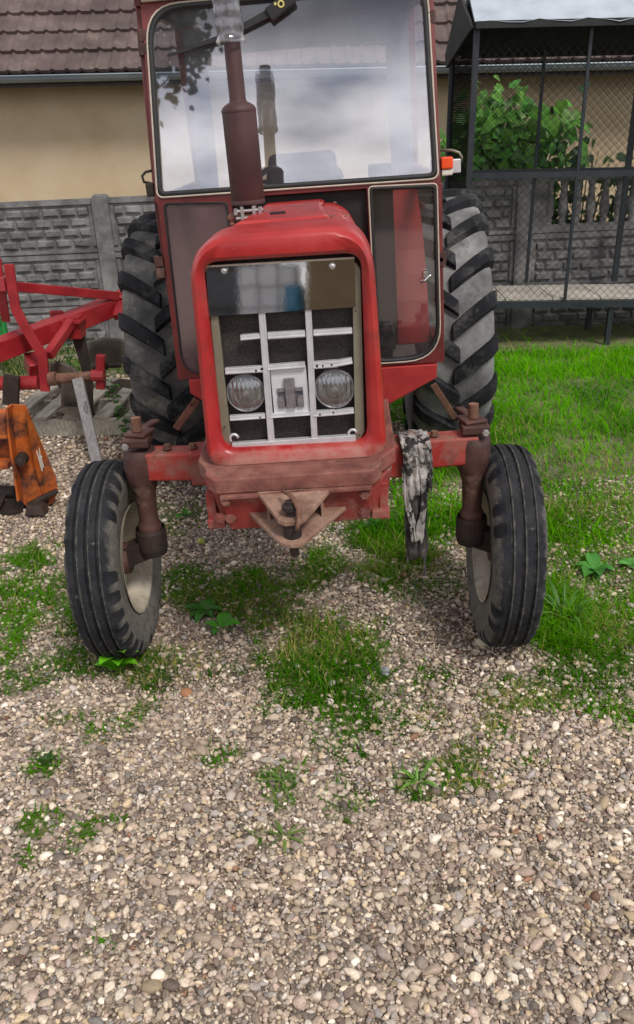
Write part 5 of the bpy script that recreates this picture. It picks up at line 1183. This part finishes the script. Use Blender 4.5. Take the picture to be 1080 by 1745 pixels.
gw = empty('grey_outbuilding', (-6.2, -15.8, 0)); tag(gw, 'slate grey outbuilding mirrored at the left of the polished plate', 'outbuilding')
k = MB(); k.box((0, -1.5, 1.1), (9.5, 3, 2.4)); k.build('wall', M['greyboard'], gw); k = MB(); k.prism([(.3, 2.25), (-1.5, 2.9), (-3.3, 2.25)], lambda u, v, d: (d, u, v), -5, 5); k.build('roof', M['soffit'], gw)
k = MB()
for z in (.9, 1.7): k.beam((-4.7, .02, z), (4.7, .02, z), .05, .06)
for x in np.arange(-4.5, 4.6, 1.5): k.beam((x, .03, 0), (x, .03, 2.2), .05, .05)
k.build('batten', M['soffit'], gw)

bd = empty('blue_stand_in', (-.84, -14.5, 0)); tag(bd, 'tall blue stand-in drum put in for the mirrored person in blue, right of the caged tank', 'drum')  # added drum, gives the plate the blue of a mirrored person
k = MB(); k.lathe([(0, 0), (0, .18), (.03, .20), (.45, .20), (.47, .21), (.49, .20), (.90, .20), (.92, .21), (.94, .20), (1.30, .20), (1.35, .18), (1.35, 0)], 32, 'z'); smooth_by_angle(k.build('body', mat('blue stand-in', [(.02, .14, .24), (.03, .19, .30)], 5, .4), bd))
k = MB(); k.lathe([(1.35, .05), (1.39, .05), (1.39, 0)], 16, 'z', (.08, 0, 0)); k.build('bung', M['dark'], bd)
# tree whose crown edge is mirrored in the upper left of the windscreen
nw = Vector((0, -1, RK)).normalized(); Tb = Matrix(tmat(BODY).tolist())
def mirrored(px, py, dist):
    x, z = cp(px, py); P0 = Tb @ Vector(cf(x, z, -.01)); d = (P0 - Vector((CAM_X, -CAM_D, CAM_H))).normalized(); n_ = Tb @ nw
    r_ = d - 2 * d.dot(n_) * n_; return P0 + r_ * (dist / math.hypot(r_.x, r_.y))
DT = 15.0
c0 = mirrored(225, 60, DT); tb = Vector((c0.x - .8, c0.y, 0))
te = empty('garden_tree', tb); tag(te, 'tall leafy tree mirrored dark in the upper left of the windscreen', 'tree')
H_ = mirrored(300, 20, DT).z
k = MB(); k.tube([(0, 0, -.1), (.05, .05, H_ * .4), (-.05, 0, H_ * .8), (0, 0, H_ + 2)], [.22, .16, .10, .04], 10)
limbs = [mirrored(*q, DT + random.uniform(-.8, .8)) - tb for q in ((318, 30), (305, 70), (322, 95), (298, 125), (276, 60), (318, 10), (262, 85), (240, 130), (225, 40), (330, 60))]
for l in limbs: k.tube([(0, 0, l.z * .80), (l.x * .5, l.y * .5, l.z * .93), tuple(l)], [.07, .04, .012], 6)
k.build('trunk', M['stem'], te, smooth=True)
mb = MB(); cols = []
for l in limbs:
    for i in range(95):
        u = random.random(); p = l * 1.0 + Vector((random.gauss(0, .20), random.gauss(0, .25), random.gauss(-.08, .22)))
        if random.random() < .25: p = Vector((l.x * u, l.y * u, l.z * (.82 + .18 * u))) + Vector((random.gauss(0, .2), random.gauss(0, .2), random.gauss(0, .2)))
        card_leaf(mb, cols, p, Vector((random.gauss(0, 1), random.gauss(0, 1), random.gauss(-.5, .6))), Vector((random.gauss(0, .6), 1, random.gauss(0, .6))), random.uniform(.12, .22), .8, (.012, .028, .010))
for i in range(700):
    a = random.uniform(0, 2 * PI); q = random.random() ** .5 * 1.3
    card_leaf(mb, cols, Vector((-1.0 + q * math.cos(a), q * math.sin(a), random.uniform(H_ * .75, H_ + 2.4))), Vector((random.gauss(0, 1), random.gauss(0, 1), random.gauss(-.5, .6))), Vector((random.gauss(0, .6), 1, random.gauss(0, .6))), random.uniform(.14, .26), .8, (.012, .028, .010))
o = mb.build('crown', M['leaf'], te, smooth=True, fixn=False); set_cols(o, cols)
